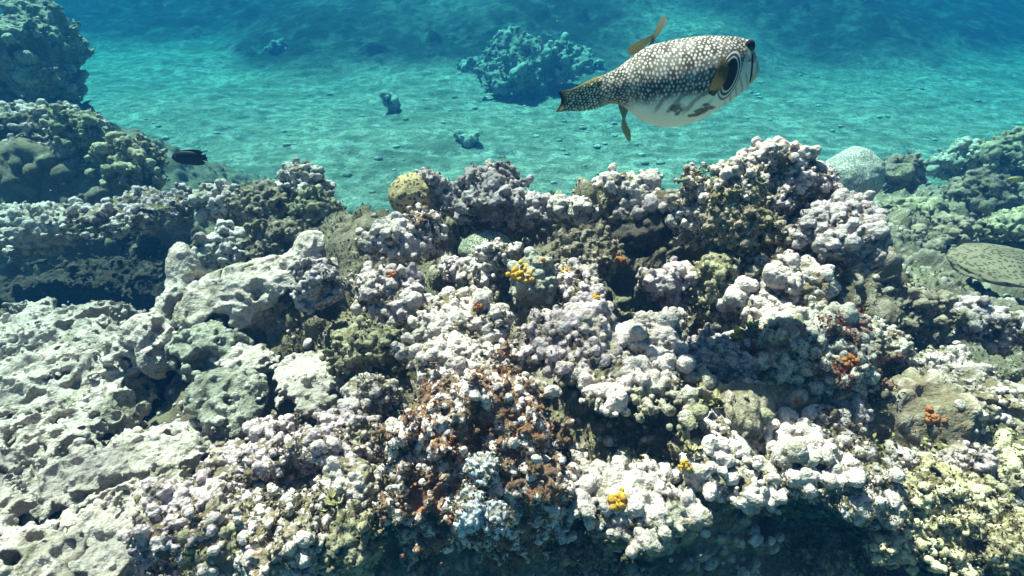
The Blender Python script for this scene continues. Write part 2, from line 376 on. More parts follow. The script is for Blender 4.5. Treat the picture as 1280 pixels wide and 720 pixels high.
def surface_nets(S, org, h):
    n = np.array(S.shape); neg = S < 0
    cnt = np.zeros(n - 1, np.int8)
    cs = [(i, j, k) for i in (0, 1) for j in (0, 1) for k in (0, 1)]
    for i, j, k_ in cs: cnt += neg[i:n[0] - 1 + i, j:n[1] - 1 + j, k_:n[2] - 1 + k_]
    act = np.argwhere((cnt > 0) & (cnt < 8)); ids = np.full(n - 1, -1, np.int32); ids[act[:, 0], act[:, 1], act[:, 2]] = np.arange(len(act))
    val = {c: S[act[:, 0] + c[0], act[:, 1] + c[1], act[:, 2] + c[2]] for c in cs}
    acc_ = np.zeros((len(act), 3), np.float32); w_ = np.zeros(len(act), np.float32)
    for c in cs:
        for ax in range(3):
            if c[ax] == 0:
                d_ = list(c); d_[ax] = 1; d_ = tuple(d_); a_, b_ = val[c], val[d_]; m_ = (a_ < 0) != (b_ < 0)
                t_ = np.where(m_, a_ / np.where(m_, a_ - b_, 1), 0); p_ = np.tile(np.array(c, np.float32), (len(act), 1)); p_[:, ax] = t_
                acc_ += p_ * m_[:, None]; w_ += m_
    V_ = (act + acc_ / w_[:, None]) * h + org
    F_ = []
    for ax in range(3):
        u, v_ = (ax + 1) % 3, (ax + 2) % 3
        s0 = [slice(None)] * 3; s1 = [slice(None)] * 3; s0[ax] = slice(0, n[ax] - 1); s1[ax] = slice(1, n[ax])
        A_, B_ = neg[tuple(s0)], neg[tuple(s1)]; e = np.argwhere(A_ != B_); e = e[(e[:, u] > 0) & (e[:, u] < n[u] - 1) & (e[:, v_] > 0) & (e[:, v_] < n[v_] - 1)]
        def cell(du, dv): q = e.copy(); q[:, u] -= du; q[:, v_] -= dv; return ids[q[:, 0], q[:, 1], q[:, 2]]
        Q = np.stack([cell(1, 1), cell(0, 1), cell(0, 0), cell(1, 0)], 1)
        fl_ = A_[e[:, 0], e[:, 1], e[:, 2]]; Q[~fl_] = Q[~fl_][:, ::-1]; F_.append(Q)
    F_ = np.concatenate(F_); F_ = F_[(F_ >= 0).all(1)]
    return V_.astype(np.float32), F_, act
def vnormals(V_, F_):
    n_ = np.cross(V_[F_[:, 2]] - V_[F_[:, 0]], V_[F_[:, 3]] - V_[F_[:, 1]]); N_ = np.zeros_like(V_)
    for i in range(4): 
        for ax in range(3): N_[:, ax] += np.bincount(F_[:, i], n_[:, ax], len(V_))
    return N_ / (np.linalg.norm(N_, axis=1)[:, None] + 1e-12)
class Field:
    def __init__(s, lo, hi, h):
        s.h = h; s.lo = np.asarray(lo, np.float32); s.n = np.ceil((np.asarray(hi) - lo) / h).astype(int) + 1
        s.S = np.full(s.n, 1.0, np.float32); s.tip = np.full(s.n, .15, np.float16); s.var = np.full(s.n, .5, np.float16)
    def sub(s, c, r):
        i0 = np.maximum(0, np.floor((c - r - s.lo) / s.h).astype(int)); i1 = np.minimum(s.n, np.ceil((c + r - s.lo) / s.h).astype(int) + 1)
        if (i1 - i0 <= 1).any(): return None
        g = [((np.arange(a, b) * s.h + s.lo[k] - c[k]).astype(np.float32)) for k, (a, b) in enumerate(zip(i0, i1))]
        return tuple(slice(a, b) for a, b in zip(i0, i1)), g
    def ball(s, c, r, k, axis=None, sq=1.0, tip=1.0, var=.5, cut=False):
        q = s.sub(c, r * 1.5 + k + s.h * 2)
        if q is None: return
        sl, (gx, gy, gz) = q
        d2 = gx[:, None, None] ** 2 + gy[None, :, None] ** 2 + gz[None, None, :] ** 2
        if axis is not None:
            pr = gx[:, None, None] * axis[0] + gy[None, :, None] * axis[1] + gz[None, None, :] * axis[2]
            d2 = d2 + pr * pr * (1 / sq ** 2 - 1)
        D = np.sqrt(d2) - r; A_ = s.S[sl]
        if cut:
            D = -D; hh = np.clip(.5 - .5 * (A_ - D) / k * -1 * -1, 0, 1); m_ = np.maximum(A_, D) + np.maximum(k - np.abs(A_ - D), 0) ** 2 / (4 * k); s.tip[sl] = np.where(D > A_, 0, s.tip[sl])
        else:
            m_ = np.minimum(A_, D) - np.maximum(k - np.abs(A_ - D), 0) ** 2 / (4 * k)
            w_ = D < A_; s.tip[sl] = np.where(w_, tip, s.tip[sl]); s.var[sl] = np.where(w_, var, s.var[sl])
        s.S[sl] = m_
    def ellipsoid(s, c, rad, amp, seed, style, k):
        R_ = np.max(rad) * 1.5 + amp * 2; q = s.sub(c, R_)
        if q is None: return
        sl, (gx, gy, gz) = q
        X_, Y_, Z_ = np.meshgrid(gx, gy, gz, indexing='ij'); shp = X_.shape
        m = np.sqrt((X_ / rad[0]) ** 2 + (Y_ / rad[1]) ** 2 + (Z_ / rad[2]) ** 2); D = (m - 1) * min(rad) * 1.05
        near_ = np.abs(D) < amp * 2.4 + s.h * 2
        P = np.stack([X_[near_], Y_[near_], Z_[near_]], 1) + np.array([seed * .137, seed * .071, seed * .053]) % 5
        per = max(.35, float(np.mean(rad)) * 4.2)
        a = ts((NOS if style == 'rock' else NOI)[seed % 3], P, per); b2 = ts(NOI[(seed + 1) % 3], P + .3, per * .28)
        if style == 'rock': dn = amp * ((np.sqrt(a * a + .03) - .38) * 1.3 + a * .7) + amp * .07 * b2
        elif style == 'shelf':
            zt = (Z_[near_] / rad[2] + a * .5) * 4.2; dn = amp * 1.0 * a + amp * .75 * (np.abs((zt % 2) - 1) - .5) + amp * .12 * b2
        else: dn = amp * 1.0 * a + amp * .42 * b2
        Dn = D.copy(); Dn[near_] = D[near_] + dn
        A_ = s.S[sl]; s.S[sl] = np.minimum(A_, Dn) - np.maximum(k - np.abs(A_ - Dn), 0) ** 2 / (4 * k)

def brain(acc, c, rad, sub, seed):
    v, f = ICO[sub]; rad = np.asarray(rad, float); n = v / rad; n /= np.linalg.norm(n, axis=1)[:, None]; v = v.astype(np.float64)
    P = c + v * rad * (1 + .13 * fbm(v * 1.5 + seed, seed, 3))[:, None] + n * (.012 * rad.mean() * fbm(v * 9, seed, 2))[:, None]
    acc.add(P.astype(np.float32), f, 1, .5); return P, n

SEED = [100]; HP = []; HN = []
def head(name, box, d, style, mat, label, cat='coral', n=0, r=(.006, .016), parts=1, depth=1.0, group=None, sub=None, knob=1.0, up=.2, elong=0.0, sink=0.0, fill=1.0, pits=1.0, vox=None, amp=1.0, custom=None, cuts=()):
    """one coral head or boulder; box in photo pixels, d metres along the view axis"""
    SEED[0] += 37; seed = SEED[0]; rng = np.random.default_rng(seed)
    x0, y0, x1, y1 = box
    if style == 'knob' and d < 2.6: n = int(n * 1.5); r = (r[0] * .72, r[1] * .78)
    c = at((x0 + x1) / 2, (y0 + y1) / 2, d)
    rx = (x1 - x0) / 2 / F_PX * d; hv = (y1 - y0) / 2 / F_PX * d
    ry = depth * (rx + hv) / 2
    rz = math.sqrt(max((hv * .45) ** 2, hv ** 2 - (ry * sP) ** 2)) / cP
    c = c + np.array([0, ry * .15, -sink])
    org = (c[0], c[1], c[2] - rz)
    if style == 'brain':
        acc = Acc(); P, N_ = brain(acc, c, np.array([rx, ry, rz]) * .95, 6, seed)
        o = acc.build(name, M[mat], org)
    else:
        k0 = {'rock': .9, 'shelf': .88, 'knob': .86}[style]; rad = np.array([rx, ry, rz]) * k0
        h = vox or max(.0026, d / F_PX * 1.75)
        pad = r[1] * 1.5 * (n > 0) + .30 * max(rad) + .01
        fld = Field(c - rad * 1.16 - pad, c + rad * 1.16 + pad, h)
        sc_ = float(np.mean(rad)); am = sc_ * {'rock': .26, 'shelf': .24, 'knob': .34}[style] * amp
        if custom:
            for i, (px, py, dd, wx, wy, wz) in enumerate(custom):
                q = np.array([wx, wy, wz]) / F_PX * dd
                fld.ellipsoid(at(px, py, dd) + np.array([0, 0, 0]), q, float(q.mean()) * .34 * amp, seed + i * 5, style, .035)
        elif parts == 1: fld.ellipsoid(c, rad, am, seed, style, .02)
        else:
            for i in range(parts):
                a = i * 2.399 + rng.random() * 1.2; q = math.sqrt((i + .25) / parts) * .66
                off = np.array([math.cos(a) * q * rad[0], math.sin(a) * q * rad[1], (rng.random() - .55) * .9 * rad[2] * (1 - .4 * q)])
                kk = (.44 + .24 * rng.random()) if i else .66
                fld.ellipsoid(c + off, rad * kk * (.85 + .3 * rng.random(3)), am * .62, seed + i * 3, style, sc_ * .08)
        V0, F0, _ = surface_nets(fld.S, fld.lo, h)
        if len(V0) < 50: raise RuntimeError('empty ' + label)
        N0 = vnormals(V0, F0)
        # hollows, mostly on the sides
        npit = int(pits * (9 + 8 * rng.random()) * min(2.4, max(.5, sc_ / .08)))
        wp = np.clip(.75 - N0[:, 2], .02, 1); ip = rng.choice(len(V0), npit, p=wp / wp.sum())
        for i in ip:
            rr = sc_ * (.06 + .17 * rng.random() ** 1.5); fld.ball(V0[i] - N0[i] * rr * .1, rr, rr * .35, axis=N0[i], sq=1.5, cut=True)
        if n:
            wgt = np.clip(N0[:, 2] + up, 0, 1) + .03
            cl = .25 + smooth(-.15, .35, ts(NOI[0], V0 + seed * .1, .5)); wgt = wgt * cl
            nb = int(n * .10 * knob); nm = int(n * .55)
            for cnt_, ra, rb in ((nb, r[1] * 1.0, r[1] * 1.5), (nm, r[0] * 1.1, r[1]), (int(n * 1.3 * fill), r[0] * .6, r[0] * 1.35)):
                ix = rng.choice(len(V0), cnt_, p=wgt / wgt.sum())
                for i in ix:
                    rr = ra + (rb - ra) * rng.random() ** 1.6; ax = N0[i] + rng.normal(0, .35, 3); ax /= np.linalg.norm(ax)
                    fld.ball(V0[i] + N0[i] * rr * (-.15 + .55 * rng.random()), rr, rr * (.22 + .25 * rng.random()), axis=ax, sq=.7 + .75 * rng.random() + elong * rng.random(), tip=.75 + .25 * rng.random(), var=rng.random())
        for px, py, dd, wr in cuts: fld.ball(at(px, py, dd), wr / F_PX * dd, .02, cut=True)
        V_, F_, act = surface_nets(fld.S, fld.lo, h)
        N_ = vnormals(V_, F_)
        V_ = V_ + N_ * (ts(NOI[1], V_ + seed * .31, .22 if style == 'rock' else .14) * (.0016 if style == 'rock' else .0030) * min(2, h / .003))[:, None]
        tp = fld.tip[act[:, 0], act[:, 1], act[:, 2]].astype(np.float32); vr = fld.var[act[:, 0], act[:, 1], act[:, 2]].astype(np.float32)
        if not n: tp = np.clip(.55 + 1.2 * ts(NOI[2], V_, .4), 0, 1)
        else: tp = np.clip(tp + .25 * ts(NOI[2], V_, .15), 0, 1)
        o = mesh_obj(name, V_ - np.array(org, np.float32), F_, M[mat], {'tip': tp, 'var': vr}, org); P = V_
    if style == 'knob' and d < 2.4 and n: HP.append(P[::3]); HN.append(N_[::3])
    tag(o, label, cat, group)
    return o, P, N_, rng

exec_heads = True
H = head
#--HEADS--
# far left
H('coral_outcrop', (-70,0,92,170), 4.9, 'shelf', 'far', 'dark rugged outcrop rising at the top left corner above the sand', parts=4, n=60, r=(.02,.05))
H('coral_outcrop', (-70,118,132,250), 3.7, 'shelf', 'white', 'broad sunlit terraced coral shelf at the left edge of the photo', n=420, r=(.008,.022), parts=3)
H('stony_coral', (68,138,126,196), 3.6, 'knob', 'olive', 'small round olive coral bush on the sunlit left shelf', n=90, r=(.01,.02))
H('stony_coral', (112,166,212,262), 3.3, 'knob', 'olive', 'olive and cream lumpy coral at the sand edge, left of the small dark fish', n=180, r=(.008,.025), parts=3)
H('reef_wall', (-90,300,270,470), 3.05, 'shelf', 'dark', 'reef wall painted dark for shade at the back of the left gully', parts=4, n=80, r=(.008,.02))
H('reef_boulder', (-60,235,110,345), 2.8, 'shelf', 'rock', 'terraced pale boulder with shaded foot at the left edge over the dark gully', n=260, r=(.006,.016), parts=2)
H('reef_boulder', (85,232,250,310), 2.8, 'shelf', 'lavender', 'overhanging shelf with a bright top rim above the dark gully', n=360, r=(.006,.015), parts=2)
H('knobby_coral', (238,212,302,290), 2.75, 'knob', 'white', 'white knobby coral cluster standing against the sand below the small dark fish', n=160, r=(.008,.02), parts=2)
H('dome_coral', (285,226,368,290), 2.75, 'knob', 'brown', 'smooth fawn dome coral between the white cluster and the pale lobed head', n=260, r=(.004,.010), amp=.6, up=.6)
H('lobed_coral', (345,206,410,262), 2.85, 'knob', 'white', 'pale lobed coral head, topmost of the left middle group', n=110, r=(.01,.02))
H('dome_coral', (364,238,428,312), 2.7, 'knob', 'olive', 'green topped rounded coral at the right end of the left middle group', n=120, r=(.006,.014), knob=.6)
H('knobby_coral', (238,282,330,372), 2.55, 'knob', 'white', 'cascade of white knobs on the slope behind the white pinnacle rock', n=240, r=(.008,.02), parts=2)
H('reef_boulder', (310,270,385,338), 2.5, 'knob', 'brown', 'brown shaded boulder under the green topped coral', n=70)
# smooth rocks, left of centre
H('smooth_rock', (190,300,430,490), 1.78, 'rock', 'rock', 'large smooth sunlit rock with a pointed tip at one end and round knob opposite', cat='rock', amp=1.15, vox=.0037, pits=.8, depth=.8,
  custom=[(230,326,1.84,13,14,22),(232,350,1.84,19,20,30),(242,385,1.82,38,32,34),(275,385,1.80,48,40,24),(300,362,1.84,40,35,26),(340,352,1.84,42,40,24),(375,345,1.82,34,34,26),(390,308,1.80,19,18,19),(388,332,1.82,30,26,20),
          (225,425,1.90,30,30,34),(290,435,1.93,40,30,40),(345,415,1.94,44,34,44),(392,400,1.90,30,30,50),(250,478,1.86,46,36,20),(205,400,1.80,20,24,16)],
  cuts=[(262,440,1.68,28),(318,408,1.68,24),(365,440,1.70,30),(300,470,1.60,18),(352,378,1.66,12),(215,395,1.66,12)])
H('nodular_coral', (364,326,424,392), 1.66, 'knob', 'purple', 'lavender brown cauliflower coral at the right end of the smooth rocks', n=260, r=(.005,.011), up=.6)
H('reef_boulder', (205,405,310,482), 1.70, 'rock', 'teal', 'shaded green grey boulder below the large smooth sunlit rock', cat='rock', amp=1.3, n=90, r=(.004,.009))
H('reef_boulder', (130,392,225,500), 1.72, 'rock', 'rock', 'white edged boulder with a dark face beside the gully mouth', cat='rock', depth=1.1, parts=3, amp=1.2, cuts=[(185,470,1.58,36)], n=50, r=(.004,.009))
H('reef_boulder', (226,462,335,568), 1.42, 'rock', 'teal', 'rounded green grey boulder in the hollow left of centre', cat='rock', n=40, r=(.004,.010), amp=1.7, parts=3, depth=1.2, pits=1.8)
H('sandy_rock', (325,440,450,520), 1.52, 'rock', 'rock', 'pale flat sand dusted rock between hollow and central column', cat='rock', depth=1.3, n=70, r=(.0035,.008), amp=1.3, parts=3, pits=1.8)
H('reef_boulder', (165,572,262,625), 1.36, 'shelf', 'teal', 'small pale blocky rock below the dark face, left of the nodule slope', n=40, cat='rock')
H('nodular_coral', (268,538,400,640), 1.2, 'knob', 'lavender', 'lavender nodule slope, uppermost mound beside the green grey boulder', n=420, r=(.006,.013), up=.8)
H('nodular_coral', (375,520,475,610), 1.2, 'knob', 'lavender', 'lavender nodule mound touching the orange crusted centre bommie', n=300, r=(.005,.012), up=.8)
H('nodular_coral', (165,610,320,720), 1.08, 'knob', 'lavender', 'lavender nodule mound lowest on the left slope', n=380, r=(.005,.013), up=.8)
H('nodular_coral', (290,630,420,735), 1.04, 'knob', 'white', 'white nodule mound at the bottom edge left of the dark cleft', n=300, r=(.005,.012), up=.8)
H('encrusted_rock', (395,575,480,660), 1.12, 'shelf', 'white', 'small smooth white slab at the foot of the orange crusted bommie', cat='rock', n=120, r=(.0035,.008))
H('algae_covered_rock', (400,640,475,730), 1.06, 'knob', 'olive', 'yellowish algae covered lump at the bottom edge', n=160, r=(.004,.010), up=.6)
H('reef_boulder', (140,455,262,572), 1.88, 'rock', 'dark', 'hollowed boulder painted dark for shade under the white edged boulder', cat='rock')
H('smooth_rock', (258,432,345,482), 1.66, 'rock', 'rock', 'low pale rock between the shaded green grey boulder and the sand dusted rock', cat='rock', n=30, r=(.004,.008), amp=1.2, pits=1.5)
H('nodular_coral', (230,580,330,650), 1.2, 'knob', 'lavender', 'small lavender mound between the ledge and the uppermost nodule mound', n=200, r=(.005,.012), up=.8)
H('nodular_coral', (425,470,500,530), 1.35, 'knob', 'white', 'small white knob mound behind the left flank of the front bommie', n=160, r=(.005,.012), up=.8)
H('knobby_coral', (1000,395,1080,440), 1.36, 'knob', 'white', 'white lumps on top of the red and green bommie', n=90, r=(.008,.018), parts=2)
H('rubble_bank', (1110,425,1230,490), 1.55, 'knob', 'white', 'small pale rubble bank behind the pale slab', n=220, r=(.005,.013), parts=3)
H('knobby_coral', (1090,560,1160,620), 1.2, 'knob', 'white', 'white knobs between the cave roof and the pink cushion', n=140, r=(.006,.013), parts=2)
def ledge(label, cus, n=0, cuts=(), mat='rock', amp=1.0):
    xs_ = [c[0] for c in cus]; ys_ = [c[1] for c in cus]; d = float(np.mean([c[2] for c in cus])); mx = max(c[3] for c in cus); my = max(c[5] for c in cus)
    H('coral_ledge', (min(xs_) - mx, min(ys_) - my - 12, max(xs_) + mx, max(ys_) + my + 12), d, 'rock', mat, label, n=int(n * 1.7), r=(.0035,.010), custom=cus, cuts=cuts, amp=amp * 2.3, vox=.0032, depth=1.6, pits=1.5, knob=.4, up=.3)
ledge('uppermost flat coral ledge at the left edge, lining the dark gully', [(-50,442,2.02,80,60,20),(30,430,2.0,70,60,18),(95,424,1.96,52,50,17),(140,432,1.9,34,36,15)], 150)
ledge('broad white ledge at the left edge, second below the dark gully', [(-50,505,1.72,80,70,24),(30,492,1.70,78,66,24),(105,486,1.68,52,52,22),(140,505,1.64,36,40,20),(60,520,1.62,60,50,18)], 220)
ledge('low pale ledge under the broad white ledge at the left edge', [(-40,578,1.42,80,56,18),(35,562,1.42,56,46,15),(75,575,1.4,36,36,13)], 90)
ledge('bright ledge running up to the right towards the green grey boulder', [(20,628,1.24,46,40,17),(75,608,1.25,48,40,17),(135,590,1.27,46,40,16),(195,575,1.31,44,38,16),(235,562,1.36,30,34,14)], 90)
ledge('pale ledge in the bottom left corner of the photo', [(-40,668,1.08,56,46,18),(-70,610,1.2,60,46,18),(15,730,.98,70,50,16)], 40)
ledge('long smooth slab at the bottom edge left of the lowest nodule mound', [(90,700,1.06,60,50,20),(150,668,1.10,56,48,19),(205,640,1.14,44,42,16),(130,722,1.02,60,40,16)], 70)
# centre back row
H('brain_coral', (484,217,542,274), 1.98, 'brain', 'brain_pit', 'round yellow brown brain coral with dark pits at the back of the reef', cat='brain coral', depth=1.0)
H('knobby_coral', (512,212,562,262), 2.02, 'knob', 'purple', 'small grey knob crust leaning on the pitted brain coral', n=80, r=(.006,.012))
H('knobby_coral', (538,203,655,300), 2.0, 'knob', 'purple', 'large dark knobby coral mound behind the arch, beside the brain coral', n=420, r=(.006,.017), up=.7, parts=4, cuts=[(598,292,1.86,36),(560,285,1.86,24),(630,280,1.88,24)])
H('knobby_coral', (630,236,702,305), 1.98, 'knob', 'lavender', 'grey knobby slope falling right from the large dark mound', n=190, r=(.006,.015), parts=2)
H('knobby_coral', (444,268,535,350), 1.8, 'knob', 'white', 'white knobby slope in front of the brain coral', n=330, r=(.006,.014), parts=3)
H('knobby_coral', (500,262,560,330), 1.85, 'knob', 'rusty', 'small rust tinged coral just below the brain coral', n=130, r=(.005,.012))
H('maze_coral', (572,288,642,342), 1.95, 'brain', 'brain_maze', 'shaded maze coral tucked under the large dark mound', cat='brain coral')
H('nodular_coral', (550,322,602,358), 1.72, 'knob', 'lavender', 'small round cushion of grey nodules in front of the maze coral', n=150, r=(.005,.010), up=.8)
H('knobby_coral', (420,325,545,430), 1.6, 'knob', 'lavender', 'knobby column head with rust stains, right of the cauliflower coral', n=300, r=(.006,.015), parts=3)
H('coral_column', (405,375,525,500), 1.48, 'knob', 'olive', 'shaded olive column wall under the rust stained knobs', n=160, r=(.005,.012), parts=2, knob=.8)
H('knobby_coral', (575,300,660,380), 1.68, 'knob', 'white', 'white knob bank between the maze coral and the green stalk', n=180, r=(.006,.014), parts=2)
H('lobed_coral', (495,372,650,475), 1.4, 'knob', 'white', 'wide pale lobed plate over the shaded olive column', n=260, r=(.008,.02), parts=4)
H('coral_stalk', (636,318,704,402), 1.52, 'rock', 'teal', 'green grey upright stalk with a yellow sponge on its left side', cat='rock', n=40, depth=.9)
H('knobby_coral', (690,335,752,388), 1.52, 'knob', 'lavender', 'lavender lump carrying a small yellow sponge right of the green stalk', n=120, r=(.005,.013))
H('coral_lump', (688,285,775,352), 1.7, 'knob', 'brown', 'brown shaded lump in the middle of the reef behind the green stalk', cat='rock', n=120, r=(.005,.012), pits=.5)
H('reef_boulder', (772,258,868,345), 1.82, 'rock', 'dark', 'boulder painted dark for shade deep in the hollow under the flat topped overhang', cat='rock', parts=2)
H('knobby_coral', (684,234,752,300), 1.9, 'knob', 'white', 'pale knobby coral at the skyline left of the white topped block', n=190, r=(.006,.014), parts=2)
H('knobby_coral', (744,207,832,262), 1.86, 'knob', 'white', 'white topped block coral at the skyline under the pufferfish tail', n=170, r=(.008,.018), parts=3)
H('coral_overhang', (768,234,862,318), 1.82, 'rock', 'lavender', 'flat topped overhang with a black hollow below it', cat='rock', parts=2, n=60, cuts=[(812,296,1.66,38),(790,280,1.66,26)])
H('coral_stalk', (842,218,892,310), 1.68, 'knob', 'white', 'slim white capped stalk between the overhang and the mushroom pillar', n=110, r=(.006,.014))
H('knobby_coral', (795,320,880,400), 1.55, 'knob', 'lavender', 'lavender knob mound right of the black hollow', n=220, r=(.006,.015), parts=2)
# pinnacle group
H('coral_pillar', (884,236,950,350), 1.47, 'knob', 'brown', 'tall mushroom shaped pillar of brown green turf under a pale domed cap', n=200, r=(.004,.009), up=.7, parts=3, depth=.8)
H('lobed_coral', (886,204,958,262), 1.46, 'knob', 'white', 'pale domed cap on the mushroom shaped pillar', n=60, r=(.006,.012), depth=1.0, knob=.7)
H('knobby_coral', (924,163,1002,232), 1.60, 'knob', 'white', 'highest knobby crown of the right pinnacle', n=240, r=(.006,.015), parts=3)
H('knobby_coral', (950,186,1046,280), 1.60, 'knob', 'lavender', 'knobby shoulder behind and right of the highest crown', n=240, r=(.006,.015), parts=3)
H('reef_boulder', (928,228,1046,352), 1.57, 'knob', 'brown', 'brown turf covered core of the right pinnacle', n=220, r=(.005,.012), parts=2)
H('plate_coral', (992,232,1118,350), 1.5, 'shelf', 'purple', 'purple brown jagged plate coral jutting right from the pinnacle', n=240, r=(.006,.016), parts=5)
H('reef_boulder', (862,320,925,410), 1.5, 'knob', 'olive', 'olive turf boulder at the foot of the mushroom pillar', n=110, r=(.005,.012))
# big white group right of centre
H('lobed_coral', (918,312,1050,400), 1.45, 'knob', 'white', 'large sunlit white lobes below the pinnacle', n=90, r=(.012,.026), parts=4)
H('lobed_coral', (890,335,990,430), 1.42, 'knob', 'white', 'cluster of rounded white lobes left of the yellow tipped sponge', n=120, r=(.010,.022), parts=3)
_o, _p, _n, _r = H('knobby_coral', (935,385,1110,520), 1.28, 'knob', 'red', 'red and green crusted bommie studded with pale balls', n=420, r=(.007,.016), parts=4, elong=.5)
RB = (_p, _n)
H('knobby_coral', (1040,395,1130,460), 1.4, 'knob', 'red', 'dark red tufted lump on the right shoulder of the red and green bommie', n=130, r=(.004,.010))
H('reef_boulder', (1085,470,1200,610), 1.42, 'knob', 'dark', 'recessed boulder painted dark for shade between the red bommie and the pale slab', n=160, r=(.005,.013), parts=2)
# centre middle
H('plate_coral', (640,385,780,475), 1.32, 'knob', 'lavender', 'wide lavender plate coral in the very middle of the reef', n=200, r=(.008,.018), parts=4)
H('lobed_coral', (765,385,880,465), 1.34, 'knob', 'white', 'pale lobed bank right of the wide lavender plate', n=200, r=(.007,.018), parts=3)
H('nodular_coral', (855,415,950,500), 1.3, 'knob', 'purple', 'purple grey nodule patch in the dark hollow left of the red bommie', n=260, r=(.004,.010), up=.7)
H('lobed_coral', (695,452,865,508), 1.24, 'knob', 'white', 'white lobed brow over the cavern wall', n=220, r=(.007,.018), parts=4)
H('reef_boulder', (715,485,875,600), 1.38, 'rock', 'dark', 'cavern wall painted dark for shade under the white lobed brow', cat='rock', parts=2)
H('knobby_coral', (868,490,980,580), 1.2, 'knob', 'white', 'pale knob bank behind the leafy yellow alga', n=260, r=(.006,.015), parts=3)
# front bommie
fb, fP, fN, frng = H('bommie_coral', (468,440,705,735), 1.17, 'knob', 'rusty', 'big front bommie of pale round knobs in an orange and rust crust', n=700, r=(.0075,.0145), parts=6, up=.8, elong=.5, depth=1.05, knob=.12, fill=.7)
H('lobed_coral', (490,425,620,495), 1.24, 'knob', 'white', 'white lobed top of the front bommie', n=220, r=(.006,.014), parts=3)
H('knobby_coral', (690,585,860,668), 1.10, 'knob', 'white', 'white knobbed ledge with a yellow sponge, right of the front bommie', n=420, r=(.006,.015), parts=4, up=.5)
H('reef_boulder', (660,610,870,760), 1.18, 'knob', 'brown', 'dark turf wall below the white knobbed ledge', n=200, r=(.004,.011), parts=2)
H('nodular_coral', (562,612,606,674), 1.0, 'knob', 'bluewhite', 'blue grey nodule cushion low on the front bommie', n=260, r=(.0035,.0055), up=.9, vox=.0017, pits=.2, knob=.1, fill=.2)
H('nodular_coral', (598,630,636,672), .99, 'knob', 'bluewhite', 'bright white nodule cushion, right neighbour of the blue grey cushion', n=170, r=(.0035,.0055), up=.9, vox=.0017, pits=.2, knob=.1, fill=.2)
H('nodular_coral', (580,565,625,612), 1.04, 'knob', 'bluewhite', 'small lilac nodule cushion in the middle of the front bommie', n=150, r=(.0035,.0055), up=.9, vox=.0017, pits=.2, knob=.1, fill=.2)
H('knobby_coral', (850,535,985,655), 1.12, 'knob', 'white', 'crowd of white knobs over the left part of the black cave', n=420, r=(.006,.014), parts=4, up=.5)
H('lobed_coral', (960,540,1140,650), 1.12, 'knob', 'white', 'long white lobed roof over the right part of the black cave', n=300, r=(.007,.018), parts=4, up=.4)
H('reef_wall', (840,560,1130,700), 1.42, 'knob', 'dark', 'inner wall and roof of the black cave, painted dark for shade, at the bottom edge', parts=5, n=60, r=(.004,.009), depth=.8)
H('reef_boulder', (1075,610,1190,730), 1.1, 'knob', 'yellow', 'shaded yellow turf wall on the right of the black cave', n=220, r=(.004,.010), parts=2)
H('coral_lump', (1010,480,1100,560), 1.22, 'knob', 'lavender', 'pale twin lump between the red bommie and the cave roof', n=60, r=(.010,.02), parts=2)
# right slope
H('pale_slab', (1160,455,1310,545), 1.32, 'shelf', 'white', 'broad sunlit pale slab at the right edge', cat='rock', parts=3, n=200, r=(.004,.009))
H('nodular_coral', (1145,550,1245,615), 1.18, 'knob', 'lavender', 'pink lavender nodule cushion on the lower right slope', n=260, r=(.004,.009), up=.9)
H('rubble_mound', (1130,610,1330,740), 1.05, 'knob', 'yellow', 'yellowish rubble mound in the bottom right corner', n=500, r=(.004,.011), parts=4, up=.8)
H('knobby_coral', (1215,540,1320,640), 1.18, 'knob', 'yellow', 'cream and yellow knob bank at the right edge above the corner rubble', n=220, r=(.005,.013), parts=2)
H('spotted_coral', (1190,312,1330,358), 2.25, 'brain', 'brain_spot', 'brown dome coral with rows of dark spots at the right edge', cat='brain coral', depth=1.2)
H('knobby_coral', (1090,340,1200,430), 1.85, 'knob', 'brown', 'dim rubble bank below the jagged plate coral', n=240, r=(.006,.016), parts=3)
H('knobby_coral', (1180,370,1300,450), 1.7, 'knob', 'lavender', 'pale knobby bank below the spotted brown coral', n=260, r=(.006,.016), parts=3)
H('brain_coral', (1028,186,1104,262), 3.1, 'brain', 'brain_far', 'blue grey round brain coral on the skyline right of the pinnacle', cat='brain coral')
H('stony_coral', (1106,194,1156,246), 3.9, 'knob', 'brown', 'small bushy coral beside the blue grey brain coral', n=70, r=(.012,.03))
H('coral_outcrop', (1165,172,1240,245), 4.6, 'knob', 'far', 'hazy rounded outcrop at the right behind the sunlit plates', n=70, r=(.015,.04), parts=2)
H('coral_outcrop', (1215,166,1320,250), 4.5, 'knob', 'olive', 'hazy brown topped outcrop at the right edge', n=70, r=(.015,.04), parts=2, knob=.6)
H('coral_outcrop', (1190,215,1275,292), 3.7, 'shelf', 'brown', 'hazy sunlit sloping plates in the right distance', n=60, r=(.012,.03))
H('stony_coral', (1100,240,1190,310), 3.2, 'knob', 'olive', 'hazy green coral heads behind the jagged plate coral', n=130, r=(.010,.025), parts=3)
H('stony_coral', (1150,270,1230,335), 2.8, 'knob', 'brown', 'dim brownish knobs left of the spotted brown coral', n=130, r=(.008,.022), parts=2)
H('stony_coral', (1225,262,1310,320), 3.0, 'knob', 'olive', 'dim olive heads above the spotted brown coral', n=110, r=(.008,.022), parts=2)
#--ENDHEADS--

